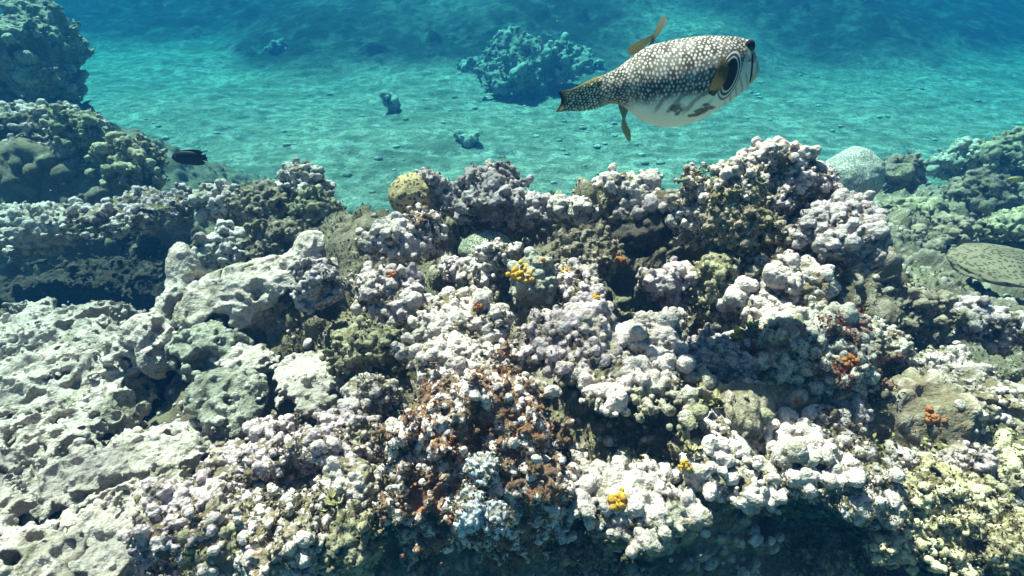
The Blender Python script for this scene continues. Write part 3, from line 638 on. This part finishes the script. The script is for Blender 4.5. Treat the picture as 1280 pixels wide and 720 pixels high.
# ------------------------------------------------------------------ outcrops on the sand
def sand_head(name, px, py, wpx, hpx, style, mat, label, parts=3, n=40):
    p = on_floor(px, py); d = float(np.dot(p - CAM, FWD))
    o, *_ = H(name, (px - wpx / 2, py - hpx, px + wpx / 2, py + hpx * .12), d, style, mat, label, n=n, r=(.02, .06), parts=parts)
sand_head('coral_outcrop', 655, 118, 130, 84, 'knob', 'far', 'large hazy coral outcrop on the sand left of the pufferfish tail', 6, 140)
sand_head('coral_outcrop', 600, 100, 60, 36, 'knob', 'far', 'low hazy coral mound left of the large outcrop on the sand', 3, 60)
sand_head('coral_outcrop', 722, 100, 60, 40, 'knob', 'far', 'hazy pale coral mound just right of the large outcrop', 3, 60)
sand_head('coral_bush', 490, 142, 26, 30, 'knob', 'far', 'small upright coral bush alone on the open sand', 2, 30)
sand_head('coral_bush', 587, 180, 26, 14, 'knob', 'far', 'tiny flat coral clump on the sand above the large knobby mound', 1, 20)
sand_head('coral_outcrop', 180, 22, 110, 30, 'shelf', 'far', 'hazy ridge of coral at the top of the sand slope, left end', 4, 60)
sand_head('coral_outcrop', 265, 50, 90, 22, 'shelf', 'far', 'hazy ridge of coral stepping down from the left end ridge', 3, 50)
sand_head('coral_outcrop', 345, 78, 44, 30, 'knob', 'far', 'hazy round coral mound at the right end of the stepped ridge', 2, 40)
sand_head('coral_outcrop', 150, 190, 70, 30, 'knob', 'far', 'low dim coral patch on the sand beside the left reef', 2, 30)

# rubble strewn over the sand
rng = np.random.default_rng(5); acc = Acc()
for i in range(1600):
    y = 4.2 + 9 * rng.random() ** 1.5; x = (rng.random() * 2 - 1) * (y * 1.1)
    if fbm(np.array([[x * .7, y * .7, 0]]), 8, 2)[0] < -.05: continue
    z = sand_z(np.array([x]), np.array([y]))[0]; r = .012 + .05 * rng.random() ** 3
    v, f = ICO[2]; q = v * (1 + .3 * fbm(v * 1.5 + i, 3, 1))[:, None] * np.array([1, .8, .5]) * r + np.array([x, y, z + r * .2])
    acc.add(q.astype(np.float32), f, .6, rng.random())
tag(acc.build('coral_rubble', M['far']), kind='stuff', label='scattered bits of coral rubble on the sand', cat='rubble')

# ------------------------------------------------------------------ sponges and leafy algae
bpy.context.view_layer.update()
DG = bpy.context.evaluated_depsgraph_get()
def surf(px, py, dflt):
    v = FWD + (px - 640) / F_PX * RGT + (360 - py) / F_PX * UPV
    ok, loc, nrm, *_ = SC.ray_cast(DG, Vector(CAM), Vector(v).normalized())
    if not ok: return dflt
    return float(np.dot(np.array(loc) - CAM, FWD))
def sponge(px, py, wpx, d, mat, label, name='sponge'):
    SEED[0] += 7; seed = SEED[0]; g = np.random.default_rng(seed); d = surf(px, py, d); c = at(px, py, d); r = wpx / 2 / F_PX * d; acc = Acc()
    for i in range(34):
        v, f = ICO[3]; o = g.normal(0, .40, 3) * r * np.array([1, 1, .7]); k = r * (.12 + .22 * g.random())
        q = v * (1 + .4 * fbm(v * 2.4 + i, seed, 3))[:, None]; acc.add((c + o + q * k).astype(np.float32), f, .5, g.random())
    return tag(acc.build(name, M[mat], tuple(c)), label, 'sponge')
sponge(650, 343, 28, 1.38, 'sponge_yellow', 'bright yellow sponge on the left side of the green grey stalk')
sponge(644, 384, 18, 1.30, 'sponge_yellow', 'yellow sponge at the foot of the green grey stalk')
sponge(707, 338, 13, 1.44, 'sponge_yellow', 'small yellow sponge dot on the lavender lump')
sponge(745, 373, 12, 1.42, 'sponge_yellow', 'small yellow sponge in front of the lavender lump')
sponge(678, 326, 10, 1.42, 'sponge_orange', 'small orange sponge on top of the green grey stalk')
sponge(922, 418, 22, 1.18, 'sponge_yellow', 'yellow sponge on the left edge of the red and green bommie')
sponge(772, 628, 28, .99, 'sponge_yellow', 'bright yellow sponge on the white knobbed ledge low in the reef')
sponge(856, 581, 16, 1.0, 'sponge_yellow', 'small yellow sponge above the black cave')
sponge(775, 325, 26, 1.6, 'sponge_orange', 'brownish orange sponge in the black hollow under the overhang')
sponge(598, 382, 16, 1.30, 'sponge_orange', 'orange brown sponge among the pale plate lobes')
sponge(492, 342, 14, 1.46, 'sponge_orange', 'rusty sponge on the knobby column head')
sponge(1060, 452, 26, 1.16, 'sponge_orange', 'orange sponge on the red and green bommie')
sponge(998, 500, 14, 1.14, 'sponge_orange', 'small orange sponge under the red and green bommie')
sponge(1165, 522, 24, 1.2, 'sponge_orange', 'orange sponge in the dark recess beside the pale slab')

def leafy(px, py, wpx, d, label, nleaf=22, name='leafy_alga', mat='leaf'):
    SEED[0] += 7; g = np.random.default_rng(SEED[0]); d = surf(px, py, d) - .004; c = at(px, py, d); r = wpx / 2 / F_PX * d; acc = Acc()
    nu, nv = 9, 9; U, V = np.meshgrid(np.linspace(-1, 1, nu), np.linspace(0, 1, nv)); U = U.ravel(); V = V.ravel(); F = grid_faces(nu, nv)
    F = np.concatenate([F[:, [0, 1, 2]], F[:, [0, 2, 3]]])
    for i in range(nleaf):
        a = g.random() * 6.28; wv = np.sqrt(np.clip(V * (1.25 - V), 0, 1)) * .8
        rad = .25 + V * .8; x = U * wv; z = V * (.5 + .4 * g.random()) + .12 * np.sin(U * 4 + a); 
        p = np.stack([np.cos(a) * rad - np.sin(a) * x, np.sin(a) * rad + np.cos(a) * x, z], 1) * r * (.35 + .4 * g.random()) * (1 + .25 * fbm(np.stack([U, V, U * 0 + i], 1) * 3, 9, 2))[:, None]
        c2 = c + g.normal(0, .35, 3) * r; p = p + (c2 - c)
        acc.add((c + p + g.normal(0, .02, 3) * r).astype(np.float32), F, .5, g.random())
        acc.add((c + p + np.array([0, 0, -.0015])).astype(np.float32) + (g.normal(0, .0, 3)).astype(np.float32), F[:, ::-1], .5, g.random())
    return tag(acc.build(name, M[mat], tuple(c)), label, 'alga')
leafy(893, 502, 40, 1.09, 'pale yellow leafy alga above the knobs left of the red bommie')
leafy(868, 560, 30, 1.05, 'cream leafy alga over the crowd of white knobs')
leafy(938, 412, 26, 1.2, 'pale greenish leafy alga beside the yellow sponge on the red bommie')
leafy(420, 625, 34, 1.0, 'yellow green leafy alga beside the dark cleft at lower left', mat='algae_pale')

# ------------------------------------------------------------------ knob crust and turf over the reef (uncountable ground cover)
rng = np.random.default_rng(11)
vis = ((REEF_P[:, 1] < 3.2) & (abs(REEF_P[:, 0]) < .95 * (REEF_P[:, 1] + .5) + .3)).astype(float) / (.3 + REEF_P[:, 1]) 
patch = smooth(-.1, .2, fbm(REEF_P * 4, 15, 2))
acc = Acc(); nodules(acc, REEF_P, REEF_N, 4500, .004, .015, rng, up=.1, sel=vis * (patch + .1))
tag(acc.build('encrusting_coral', M['white']), kind='stuff', label='crust of small pale knobs covering the reef rock', cat='coral crust')

def turf(name, P, N, n, size, mat, seed, label):
    g = np.random.default_rng(seed); idx = g.choice(len(P), n)
    c = P[idx] + g.normal(0, size * .4, (n, 3)); nn = N[idx] + g.normal(0, .7, (n, 3)); nn /= np.linalg.norm(nn, axis=1)[:, None]
    a = np.cross(nn, g.normal(0, 1, (n, 3))); a /= np.linalg.norm(a, axis=1)[:, None]
    s = (size * (.4 + g.random(n)))[:, None]; wd = (.18 + .35 * g.random(n))[:, None]
    bnd = np.cross(nn, a) * (g.random((n, 1)) - .5)
    v = np.stack([c - a * s * wd, c + a * s * wd, c + nn * s * .6 + bnd * s * .6 + a * s * wd * .8, c + nn * s * .6 + bnd * s * .6 - a * s * wd * .8, c + nn * s * 1.1 + bnd * s * 1.5], 1)
    b = (np.arange(n) * 5)[:, None]
    f = np.concatenate([b + [0, 1, 2], b + [0, 2, 3], b + [3, 2, 4]])
    o = mesh_obj(name, v.reshape(-1, 3), f, M[mat]); tag(o, label, 'algae', kind='stuff'); return o
sel = np.where((vis > 0) & (fbm(REEF_P * 3, 25, 3) > .02))[0]
turf('turf_algae', REEF_P[sel], REEF_N[sel], 60000, .009, 'algae', 3, 'fuzzy olive turf algae growing over the reef rock')
sel = np.where((vis > 0) & (REEF_P[:, 0] > .55) & (REEF_P[:, 1] < 1.5) & (fbm(REEF_P * 6, 29, 2) > -.1))[0]
HP_ = np.concatenate(HP); HN_ = np.concatenate(HN)
sel2 = np.where((fbm(HP_ * 7, 35, 3) + .25 * (HN_[:, 2] < .5) > .18))[0]
g_ = fbm(fP * 16, 45, 3); sel = np.where((g_ > .08) & (fP[:, 2] > np.median(fP[:, 2]) - .05))[0]
turf('encrusting_sponge', fP[sel], fN[sel], 4500, .005, 'sponge_orange', 8, 'thin rust orange sponge crust between the knobs of the front bommie')
g2 = fbm(HP_ * 11, 47, 3); sel = np.where(g2 > .30)[0]
turf('sponge_flecks', HP_[sel], HN_[sel], 3500, .004, 'sponge_orange', 12, 'scattered rust orange sponge flecks on the coral knobs')
rP, rN = RB; sel = np.where(fbm(rP * 14, 46, 3) > .12)[0]
turf('red_algae', rP[sel], rN[sel], 6000, .006, 'red_turf', 9, 'dark red algae tufts on the red and green bommie')
turf('turf_algae', HP_[sel2], HN_[sel2], 90000, .0055, 'algae_dark', 6, 'short brown turf algae between the coral knobs')
sel = np.where((vis > 0) & (REEF_P[:, 0] > .55) & (REEF_P[:, 1] < 1.5) & (fbm(REEF_P * 6, 29, 2) > -.1))[0]
turf('pale_turf_algae', REEF_P[sel], REEF_N[sel], 16000, .010, 'algae_pale', 4, 'yellowish flaky algae on the right reef slope')

# ------------------------------------------------------------------ pufferfish
#--FISH--
def zoomxy(x, y, d=1.15):
    """traced in the plane of the fish: local x (towards the head) and z in metres"""
    s = d / F_PX / 3.6
    return (x - 600) * s, (360 - y) * s
def interp_s(xs, pts):
    p = np.array(pts, float); return np.interp(xs, p[:, 0], p[:, 1])
PD = 1.15
puff = empty('pufferfish', tuple(at(660 + 600 / 3.6, 100, PD)))
tag(puff, 'white spotted grey pufferfish with pale belly swimming to the right above the reef', 'pufferfish')
top = [(330,348),(350,340),(400,315),(440,285),(490,242),(545,206),(600,193),(650,181),(700,172),(750,165),(800,161),(860,160),(920,162),(950,167),(975,180),(995,200),(1010,228),(1024,255),(1034,280),(1040,300)]
bot = [(330,492),(345,486),(385,466),(420,466),(450,474),(480,490),(520,520),(560,541),(610,555),(670,560),(740,550),(800,527),(850,497),(900,460),(950,420),(985,388),(1010,360),(1028,335),(1036,320),(1040,305)]
wid = [(330,12),(360,30),(400,58),(450,92),(520,130),(600,160),(700,178),(800,176),(880,160),(940,128),(980,100),(1010,70),(1028,50),(1036,34),(1040,12)]
NS, NTH = 620, 420
sx = np.concatenate([np.linspace(330, 960, 430, endpoint=False), 960 + 80 * np.sin(np.linspace(0, math.pi / 2, 190))])
def sm(a, k=9):
    ker = np.hanning(k + 2)[1:-1]; ker /= ker.sum(); return np.convolve(np.pad(a, k // 2, 'edge'), ker, 'valid')
T = sm(interp_s(sx, top), 25); B = sm(interp_s(sx, bot), 25); Wd = sm(interp_s(sx, wid), 25)
T[-12:] = interp_s(sx, top)[-12:]; B[-12:] = interp_s(sx, bot)[-12:]
th = np.linspace(0, 2 * math.pi, NTH, endpoint=False)
ct, st = np.cos(th), np.sin(th)
ZC = (T + B) / 2; HH = (B - T) / 2
Xg = np.repeat(sx[:, None], NTH, 1); Zg = ZC[:, None] - HH[:, None] * st[None, :]
# th=0 on the near side (towards the camera, -Y)
Yg = -Wd[:, None] * np.sign(ct)[None, :] * np.abs(ct)[None, :] ** .9
sc = PD / F_PX / 3.6
V = np.stack([(Xg - 600) * sc, Yg * sc, (360 - Zg) * sc], 2).reshape(-1, 3)
i = np.arange(NS * NTH).reshape(NS, NTH); j = np.roll(i, -1, 1)
Fq = np.stack([i[:-1].ravel(), i[1:].ravel(), j[1:].ravel(), j[:-1].ravel()], 1)
# caps
V = np.concatenate([V, [V[:NTH].mean(0)], [V[(NS - 1) * NTH:NS * NTH].mean(0)]])
tri = np.concatenate([Fq[:, [0, 1, 2]], Fq[:, [0, 2, 3]], np.stack([i[0], j[0], np.full(NTH, NS * NTH)], 1), np.stack([j[-1], i[-1], np.full(NTH, NS * NTH + 1)], 1)])
zx = V[:, 0] / sc + 600; zy = 360 - V[:, 2] / sc; zw = V[:, 1] / sc       # back in tracing units
# colour pattern, carried by the skin
def dots(u, v, su, sv, r, seed, jit=.25):
    q = v / sv; row = np.floor(q); best = np.full(len(u), 9.0)
    for dr in (-1, 0, 1):
        rr = row + dr; uu = u / su + .5 * (rr % 2); c0 = np.floor(uu)
        for dc in (-1, 0, 1):
            cc = c0 + dc; h = h32(cc.astype(np.int64), rr.astype(np.int64), (rr * 0).astype(np.int64), seed)
            du = (cc + .5 + jit * (fl(h, 0) - .5) - uu) * su; dv = (rr + .5 + jit * (fl(h, 10) - .5) - q) * sv
            best = np.minimum(best, np.sqrt(du ** 2 + (dv * .95) ** 2) / (r * (.62 + .65 * fl(h, 20))))
    return np.clip(1.6 - 1.3 * best, 0, 1)
girth = np.arctan2(-(zy - np.interp(zx, sx, ZC)) / np.maximum(1, np.interp(zx, sx, HH)), -zw / np.maximum(1, np.interp(zx, sx, Wd)))
n_b = fbm(np.stack([zx, zy, zw], 1) / 14, 19, 2)
n_f = fbm(np.stack([zx, zy, zw], 1) / 70, 13, 2) * 2
gv = girth * 150 * (np.interp(zx, [330, 500, 700, 1040], [.45, .8, 1.05, .8]))
dt = dots(zx + .3 * gv + 3 * n_f, gv + 4 * n_f, 18, 14, 5.0, 4, .5)
n = fbm(np.stack([zx, zy, zw], 1) / 55, 3, 3)
belly_line = np.interp(zx, [330, 420, 500, 600, 700, 800, 900, 1040], [520, 470, 452, 440, 425, 400, 330, 200])
bel = smooth(-25, 45, zy + 16 * n - belly_line)
darkc = np.array([.060, .057, .056]); mid = np.array([.175, .17, .165]); wht = np.array([.62, .60, .57]); yel = np.array([.42, .36, .20])
col = darkc + (mid - darkc) * smooth(-.3, .5, n)[:, None]
col = col + (wht - col) * dt[:, None]
bellyc = np.array([.80, .78, .70]) * (1 + .05 * n[:, None])
col = col + (bellyc - col) * bel[:, None]
# slanting dark streaks and blotches on the flank
stre = np.sin((zx * .75 + zy * .66) / 8.0 + 2 * n); stm = smooth(.1, .8, stre) * smooth(360, 400, zy) * (1 - smooth(470, 510, zy)) * smooth(520, 620, zx) * (1 - smooth(800, 860, zx)) * .6
col = col + (darkc * 1.6 - col) * stm[:, None]
for bx, by, rx_, ry_ in [(690,470,34,20),(800,478,30,12),(770,497,22,8),(835,462,24,9),(700,490,12,14),(815,450,16,7)]:
    m1 = smooth(1.25, .7, np.hypot((zx - bx + .6 * (zy - by)) / rx_, (zy - by) / ry_) + .35 * n + .5 * n_b); col = col + (darkc - col) * (m1 * .85 * (zw < 0))[:, None]
# rings round the gill
gx, gy = 893, 325
rr = np.hypot((zx - gx + (zy - gy) * .10) / .46, (zy - gy)) + 6 * n
ring = smooth(112, 98, rr) * (zw < 0) * smooth(840, 880, zx + .2 * abs(zy - gy))
ringc = np.where((np.sin(rr / 3.4) > .1)[:, None], wht, darkc); ringc = np.where((rr < 66)[:, None], darkc * .4, ringc)
col = col + (ringc - col) * ring[:, None]
# face: pale with lines running to the mouth
face = smooth(905, 960, zx + .25 * (zy - 300)) * (1 - ring)
lines = smooth(.2, .8, np.sin((zx - .55 * zy) / 5.2 + 1.5 * n)) * smooth(300, 330, zy) 
facec = wht * .95 + (darkc * 2 - wht * .95) * (.7 * lines)[:, None]
facec = facec + (darkc * 1.8 - facec) * (.8 * smooth(.45, .6, np.abs(n) * 2 + .2) * (zy < 270))[:, None]
col = col + (facec - col) * (face * .8)[:, None]
dl = smooth(7, 3, np.abs(zx - (985 + .12 * (zy - 240)))) * smooth(225, 240, zy) * (1 - smooth(345, 360, zy)) ; col = col + (darkc * .4 - col) * dl[:, None]
ey = smooth(58, 46, np.hypot(zx - 975, zy - 205)) * .0
mo = smooth(1002, 1014, zx) * smooth(240, 262, zy) * (1 - smooth(352, 366, zy)); col = col + (np.array([.42, .38, .33]) * (1 + .4 * n[:, None]) - col) * (mo * .85)[:, None]
yy = smooth(440, 400, zx) * smooth(430, 470, zy) * .4; col = col + (yel - col) * yy[:, None]
def fish_mat(name, rough=.45, trans=0.0):
    m, t = new_mat(name); k = NT(t); m['t'] = trans
    a = k.n('ShaderNodeAttribute', attribute_name='pattern').outputs['Color']; co = k.n('ShaderNodeTexCoord').outputs['Object']
    p = k.finish(a, rough, k.noise(co, 260, 3, .6), .0012, .5, .12)
    if trans:
        o = [n for n in k.t.nodes if n.type == 'OUTPUT_MATERIAL'][0]; tl = k.n('ShaderNodeBsdfTranslucent'); k.l(a, tl.inputs[0]); tp_ = k.n('ShaderNodeBsdfTransparent')
        m1 = k.n('ShaderNodeMixShader'); m1.inputs[0].default_value = trans; k.l(p.outputs[0], m1.inputs[1]); k.l(tl.outputs[0], m1.inputs[2])
        m2 = k.n('ShaderNodeMixShader'); m2.inputs[0].default_value = .28; k.l(m1.outputs[0], m2.inputs[1]); k.l(tp_.outputs[0], m2.inputs[2]); k.l(m2.outputs[0], o.inputs[0])
    return m
M['skin'] = fish_mat('spotted_skin', .75)
body = mesh_obj('body', V, tri, M['skin'], parent=puff, colors=np.clip(col, .01, .9))

M['fin'] = fish_mat('thin_fin', .6, .55)
def sheet(name, outline_fn, nu, nv, thick, colfn, parent, mat):
    """closed thin fin: outline_fn(u,v)->(zx,zy,zw)"""
    U, Vv = np.meshgrid(np.linspace(0, 1, nu), np.linspace(0, 1, nv)); U = U.ravel(); Vv = Vv.ravel()
    a = np.stack(outline_fn(U, Vv), 1)
    P3 = np.stack([(a[:, 0] - 600) * sc, a[:, 2] * sc, (360 - a[:, 1]) * sc], 1)
    edge = np.minimum.reduce([U, 1 - U, Vv, 1 - Vv]); tk = thick * sc * np.sqrt(np.clip(edge * 6, 0, 1)) * (1.2 - Vv)
    G = P3.reshape(nv, nu, 3); nn = np.cross(np.gradient(G, axis=1), np.gradient(G, axis=0)).reshape(-1, 3); nn /= np.linalg.norm(nn, axis=1)[:, None] + 1e-12
    ray = .6 * sc * np.sin(U * 75)
    A = P3 + nn * (tk + ray * (tk > 0))[:, None]; Bk = P3 - nn * (tk)[:, None]
    F = grid_faces(nu, nv); F2 = F[:, ::-1] + len(A)
    c = colfn(U, Vv); F = np.concatenate([F, F2])
    return mesh_obj(name, np.concatenate([A, Bk]), F, mat, parent=parent, colors=np.clip(np.concatenate([c, c]), .005, .9))
# tail fin: folded, from the stalk at x=370 to the concave end at x=135
def tail(u, v):
    x = 385 - v * (385 - (138 + 20 * np.sin(np.pi * u) - 8 * u)); t = interp_s(x, [(125,428),(200,410),(250,385),(300,358),(350,341),(385,326)]); b = interp_s(x, [(125,517),(180,512),(240,508),(300,500),(340,489),(385,468)])
    return x, t + (b - t) * u, 14 * np.sin(u * 3.1) * v - 2
def tailc(u, v):
    n2 = fbm(np.stack([u * 6, v * 8, u * 0], 1), 4, 2)
    x, y, _ = tail(u, v); d = dots(x + .3 * y, y, 16, 12, 4.6, 8, .5) * (1 - smooth(.80, .95, v)) * (1 - .8 * smooth(.10, .02, u))
    d *= smooth(-.9, -.2, n2 + .3)
    base = np.array([.07, .075, .05]) + smooth(.28, .05, u)[:, None] * (np.array([.22, .15, .07]) - .07) * 1.0 + smooth(.7, .95, u)[:, None] * np.array([.08, .07, .02])
    base = base * (1 - .85 * smooth(.9, .97, v))[:, None]
    ol = smooth(.3, .9, np.sin(u * 60 + 2 * n2)) * .25
    base = base + ol[:, None] * np.array([.2, .2, .12]) * (1 - smooth(.9, .97, v))[:, None]
    return base + (np.array([.72, .72, .64]) - base) * d[:, None]
sheet('tail_fin', tail, 130, 200, 16, tailc, puff, M['skin'])
def finc(a, b):
    a = np.array(a); b = np.array(b)
    return lambda u, v: (a + (b - a) * v[:, None]) * (.75 + .35 * np.sin(u * 60)[:, None] * .5 + .2)
def lobe(x0, y0, x1, y1, w0, w1, tw):
    L = math.hypot(x1 - x0, y1 - y0); ex, ey = (x1 - x0) / L, (y1 - y0) / L
    def f(u, v):
        w_ = (w0 + (w1 - w0) * smooth(.1, .8, v)) * np.sqrt(np.clip(1 - np.clip((v - .78) / .22, 0, 1) ** 2, .01, 1)) * 2
        return x0 + ex * L * v - ey * (u - .5) * w_, y0 + ey * L * v + ex * (u - .5) * w_ + 3 * np.sin(u * 3 + v * 4), -8 + tw * (u - .5) * w_
    return f
sheet('dorsal_fin', lobe(546, 212, 601, 88, 7, 17, .8), 30, 40, 2.5, finc((.14, .12, .06), (.32, .31, .24)), puff, M['fin'])
sheet('dorsal_fin', lobe(560, 168, 450, 244, 9, 21, -.6), 30, 40, 2.5, finc((.16, .14, .06), (.18, .165, .08)), puff, M['fin'])
def anal(u, v):
    cx = 455 + 42 * smooth(.2, 1, v) + 4 * np.sin(v * 6); cy = 470 + 162 * v; wd_ = 26 - 18 * smooth(.0, .42, v) + 13 * np.sin(np.pi * np.clip((v - .4) / .6, 0, 1))
    return cx + (u - .5) * 2 * wd_, cy + (u - .5) * 12, -6 + 18 * (u - .5) * np.cos(v * 4)
sheet('anal_fin', anal, 30, 50, 2.5, finc((.24, .19, .05), (.40, .34, .10)), puff, M['fin'])
wloc = lambda x, y: -float(np.interp(x, sx, Wd) * math.sqrt(max(.02, 1 - ((y - np.interp(x, sx, ZC)) / np.interp(x, sx, HH)) ** 2)))
def pect(u, v):
    cx = 858 - 34 * v ** 1.2 + 8 * np.sin(v * 3); cy = 260 + 150 * v; wd_ = 8 + 19 * np.sin(np.pi * np.clip(v * .85 + .08, 0, 1)) ** .9
    wl = np.array([wloc(a, b) for a, b in zip(cx, cy)])
    return cx + (u - .5) * 2 * wd_, cy + (u - .5) * 10, wl - 9 - 26 * np.sin(np.pi * v) * (1 - u) - 8 * v
sheet('pectoral_fin', pect, 40, 50, 2.5, finc((.15, .14, .07), (.11, .095, .04)), puff, M['fin'])
# eyes
def eye(side):
    v, f = ICO[5]; ex, ey_ = 966, 206; yw = (wloc(962, 207) + 8) * side
    P3 = v * np.array([27, 17, 31]) * sc
    dirn = np.array([.35, -side * .92, .1]); dirn /= np.linalg.norm(dirn); c_ = v @ dirn
    # near side faces the camera
    c = np.where((c_ > .80)[:, None], np.array([.006, .008, .012]), np.where((c_ > .42)[:, None], np.array([.035, .04, .045]), np.array([.20, .19, .17])))
    o = mesh_obj('eye', P3, f, M['eye'], parent=puff, colors=c)
    o.location = ((ex - 600) * sc, yw * sc, (360 - ey_) * sc); return o
m, t = new_mat('eye'); k = NT(t); k.finish(k.n('ShaderNodeAttribute', attribute_name='pattern').outputs['Color'], .12, spec=.6); M['eye'] = m
e1 = eye(1); eye(-1)
puff.rotation_euler = (-R(13), 0, -R(11)); puff.scale = (.962, .97, .972); puff.location = at(660 + 600 / 3.6 - 5, 102, PD)

# ------------------------------------------------------------------ small dark fish
def small_fish(px, py, lpx, hpx, d, colr, label, flip=1):
    e = empty('damselfish', tuple(at(px, py, d))); tag(e, label, 'fish'); L = lpx / F_PX * d / 2; Hh = hpx / F_PX * d / 2
    m = simple_mat('fish_skin', colr, tuple(x * .6 for x in colr), 90, .5)
    v, f = ICO[5]; x = v[:, 0]
    hz = np.where(x < 0, np.sqrt(np.clip(1 - x * x, 0, 1)) ** .9, np.sqrt(np.clip(1 - x * x, 0, 1)))
    P3 = np.stack([x * L * .86 - .05 * L, v[:, 1] * L * .24, v[:, 2] * Hh * .86], 1); P3[:, 0] *= flip
    mesh_obj('body', P3, f, m, parent=e)
    def fin(name, pts, th=.0012):
        p = np.array(pts, float) * [L, Hh]; n = len(p)
        vv = np.concatenate([np.stack([p[:, 0] * flip, p[:, 0] * 0 + th, p[:, 1]], 1), np.stack([p[:, 0] * flip, p[:, 0] * 0 - th, p[:, 1]], 1)])
        fs = [[0, i, i + 1] for i in range(1, n - 1)] + [[n, n + i + 1, n + i] for i in range(1, n - 1)] + [q for i in range(n) for q in ([i, (i + 1) % n, n + (i + 1) % n], [i, n + (i + 1) % n, n + i])]
        mesh_obj(name, vv, np.array(fs), m, parent=e, smooth=False)
    fin('tail_fin', [(.68, 0), (.72, -.3), (.98, -.46), (.94, -.2), (1.03, -.05), (.94, .15), (1.0, .42), (.72, .32)])
    fin('dorsal_fin', [(-.5, .55), (.7, .35), (.86, .62), (.74, .88), (.4, .99), (.0, .98), (-.35, .84)])
    fin('anal_fin', [(-.1, -.6), (.7, -.35), (.84, -.62), (.7, -.85), (.35, -.97), (.05, -.92)])
    for s in (1, -1):
        v2, f2 = ICO[3]; o = mesh_obj('eye', v2 * L * .07, f2, M['dark_eye'], parent=e); o.location = (-.62 * L * flip, s * L * .15, Hh * .15)
    return e
M['dark_eye'] = simple_mat('dark_eye', (.02, .02, .025), (.015, .015, .02), 50, .2)
small_fish(236, 197, 46, 21, 2.3, (.012, .014, .025), 'small dark blue black oval fish over the sand at the left')
small_fish(1269, 224, 20, 8, 2.6, (.75, .62, .25), 'tiny pale yellow fish at the right edge')

rng = np.random.default_rng(77); acc = Acc()
for i in range(420):
    p = at(rng.random() * 1500 - 110, rng.random() * 800 - 60, .7 + 3.5 * rng.random() ** 1.3); v, f = ICO[2]
    acc.add((p + v * (.0005 + .0011 * rng.random() ** 3) * np.array([1, .7, .6])).astype(np.float32), f, .8, rng.random())
tag(acc.build('suspended_particles', M['white']), kind='stuff', label='fine pale specks drifting in the water', cat='particles')
# ------------------------------------------------------------------ haze and the unseen water sheet added to shape the light
def box(name, x0, x1, y0, y1, z0, z1):
    v = np.array([[x, y, z] for x in (x0, x1) for y in (y0, y1) for z in (z0, z1)], float)
    f = np.array([[0, 1, 3, 2], [4, 6, 7, 5], [0, 4, 5, 1], [2, 3, 7, 6], [0, 2, 6, 4], [1, 5, 7, 3]])
    return mesh_obj(name, v, f, None, smooth=False)
hz = box('haze', -43, 43, -12, 48, -2.0, 4.3)
m, t = new_mat('water_haze'); k = NT(t); pv = k.n('ShaderNodeVolumePrincipled'); o = k.n('ShaderNodeOutputMaterial')
pv.inputs['Color'].default_value = (.006, .038, .108, 1); pv.inputs['Density'].default_value = .17
pv.inputs['Absorption Color'].default_value = (0, .57, .66, 1); pv.inputs['Anisotropy'].default_value = .0
k.l(pv.outputs[0], o.inputs['Volume']); hz.data.materials.append(m); tag(hz, kind='stuff')

xs = np.linspace(-46, 46, 140); ys = np.linspace(-15, 52, 110); X, Y = np.meshgrid(xs, ys); X = X.ravel(); Y = Y.ravel()
wz = 4.75 + .05 * np.sin(X * 1.3 + Y * .7) + .04 * np.sin(Y * 1.9 - X * .4)
gobo_sheet = mesh_obj('water', np.stack([X, Y, wz], 1), grid_faces(140, 110), None); tag(gobo_sheet, kind='structure')  # unseen sheet overhead, added to throw caustics and trim the sky light
m, t = new_mat('caustic_gobo'); k = NT(t); co = k.n('ShaderNodeTexCoord').outputs['Object']
def net(scale, seed, lo, hi):
    mp = k.n('ShaderNodeMapping'); mp.inputs['Location'].default_value = (seed, seed * 1.7, seed); mp.inputs['Scale'].default_value = (.8, 1.25, 1); k.l(co, mp.inputs[0])
    nz = k.n('ShaderNodeTexNoise'); nz.inputs['Scale'].default_value = scale * .9; nz.inputs['Detail'].default_value = 2; k.l(mp.outputs[0], nz.inputs['Vector'])
    vm = k.n('ShaderNodeVectorMath', operation='MULTIPLY_ADD'); k.l(nz.outputs['Color'], vm.inputs[0]); vm.inputs[1].default_value = (.9 / scale,) * 3; k.l(mp.outputs[0], vm.inputs[2])
    v = k.n('ShaderNodeTexVoronoi', feature='DISTANCE_TO_EDGE'); v.inputs['Scale'].default_value = scale; k.l(vm.outputs[0], v.inputs['Vector'])
    return k.ramp(v.outputs['Distance'], [(0, 1.0), (lo, .55), (hi, 0.0)])
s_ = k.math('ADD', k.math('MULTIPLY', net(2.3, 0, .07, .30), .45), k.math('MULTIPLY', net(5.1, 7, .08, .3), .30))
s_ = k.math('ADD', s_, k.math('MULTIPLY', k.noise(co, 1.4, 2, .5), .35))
tr = k.ramp(s_, [(.08, (.37, .33, .30)), (.60, (1.0, .88, .80))])  # caustic light net and warm tint painted into the transparency
lw = k.n('ShaderNodeLayerWeight'); lw.inputs[0].default_value = .5   # cuts sky light past the critical angle, to deepen the shadows
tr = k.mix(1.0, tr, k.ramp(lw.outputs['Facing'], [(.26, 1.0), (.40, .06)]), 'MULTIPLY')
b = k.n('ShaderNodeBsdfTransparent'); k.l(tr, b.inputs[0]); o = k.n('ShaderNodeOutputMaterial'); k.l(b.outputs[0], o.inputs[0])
gobo_sheet.data.materials.append(m)
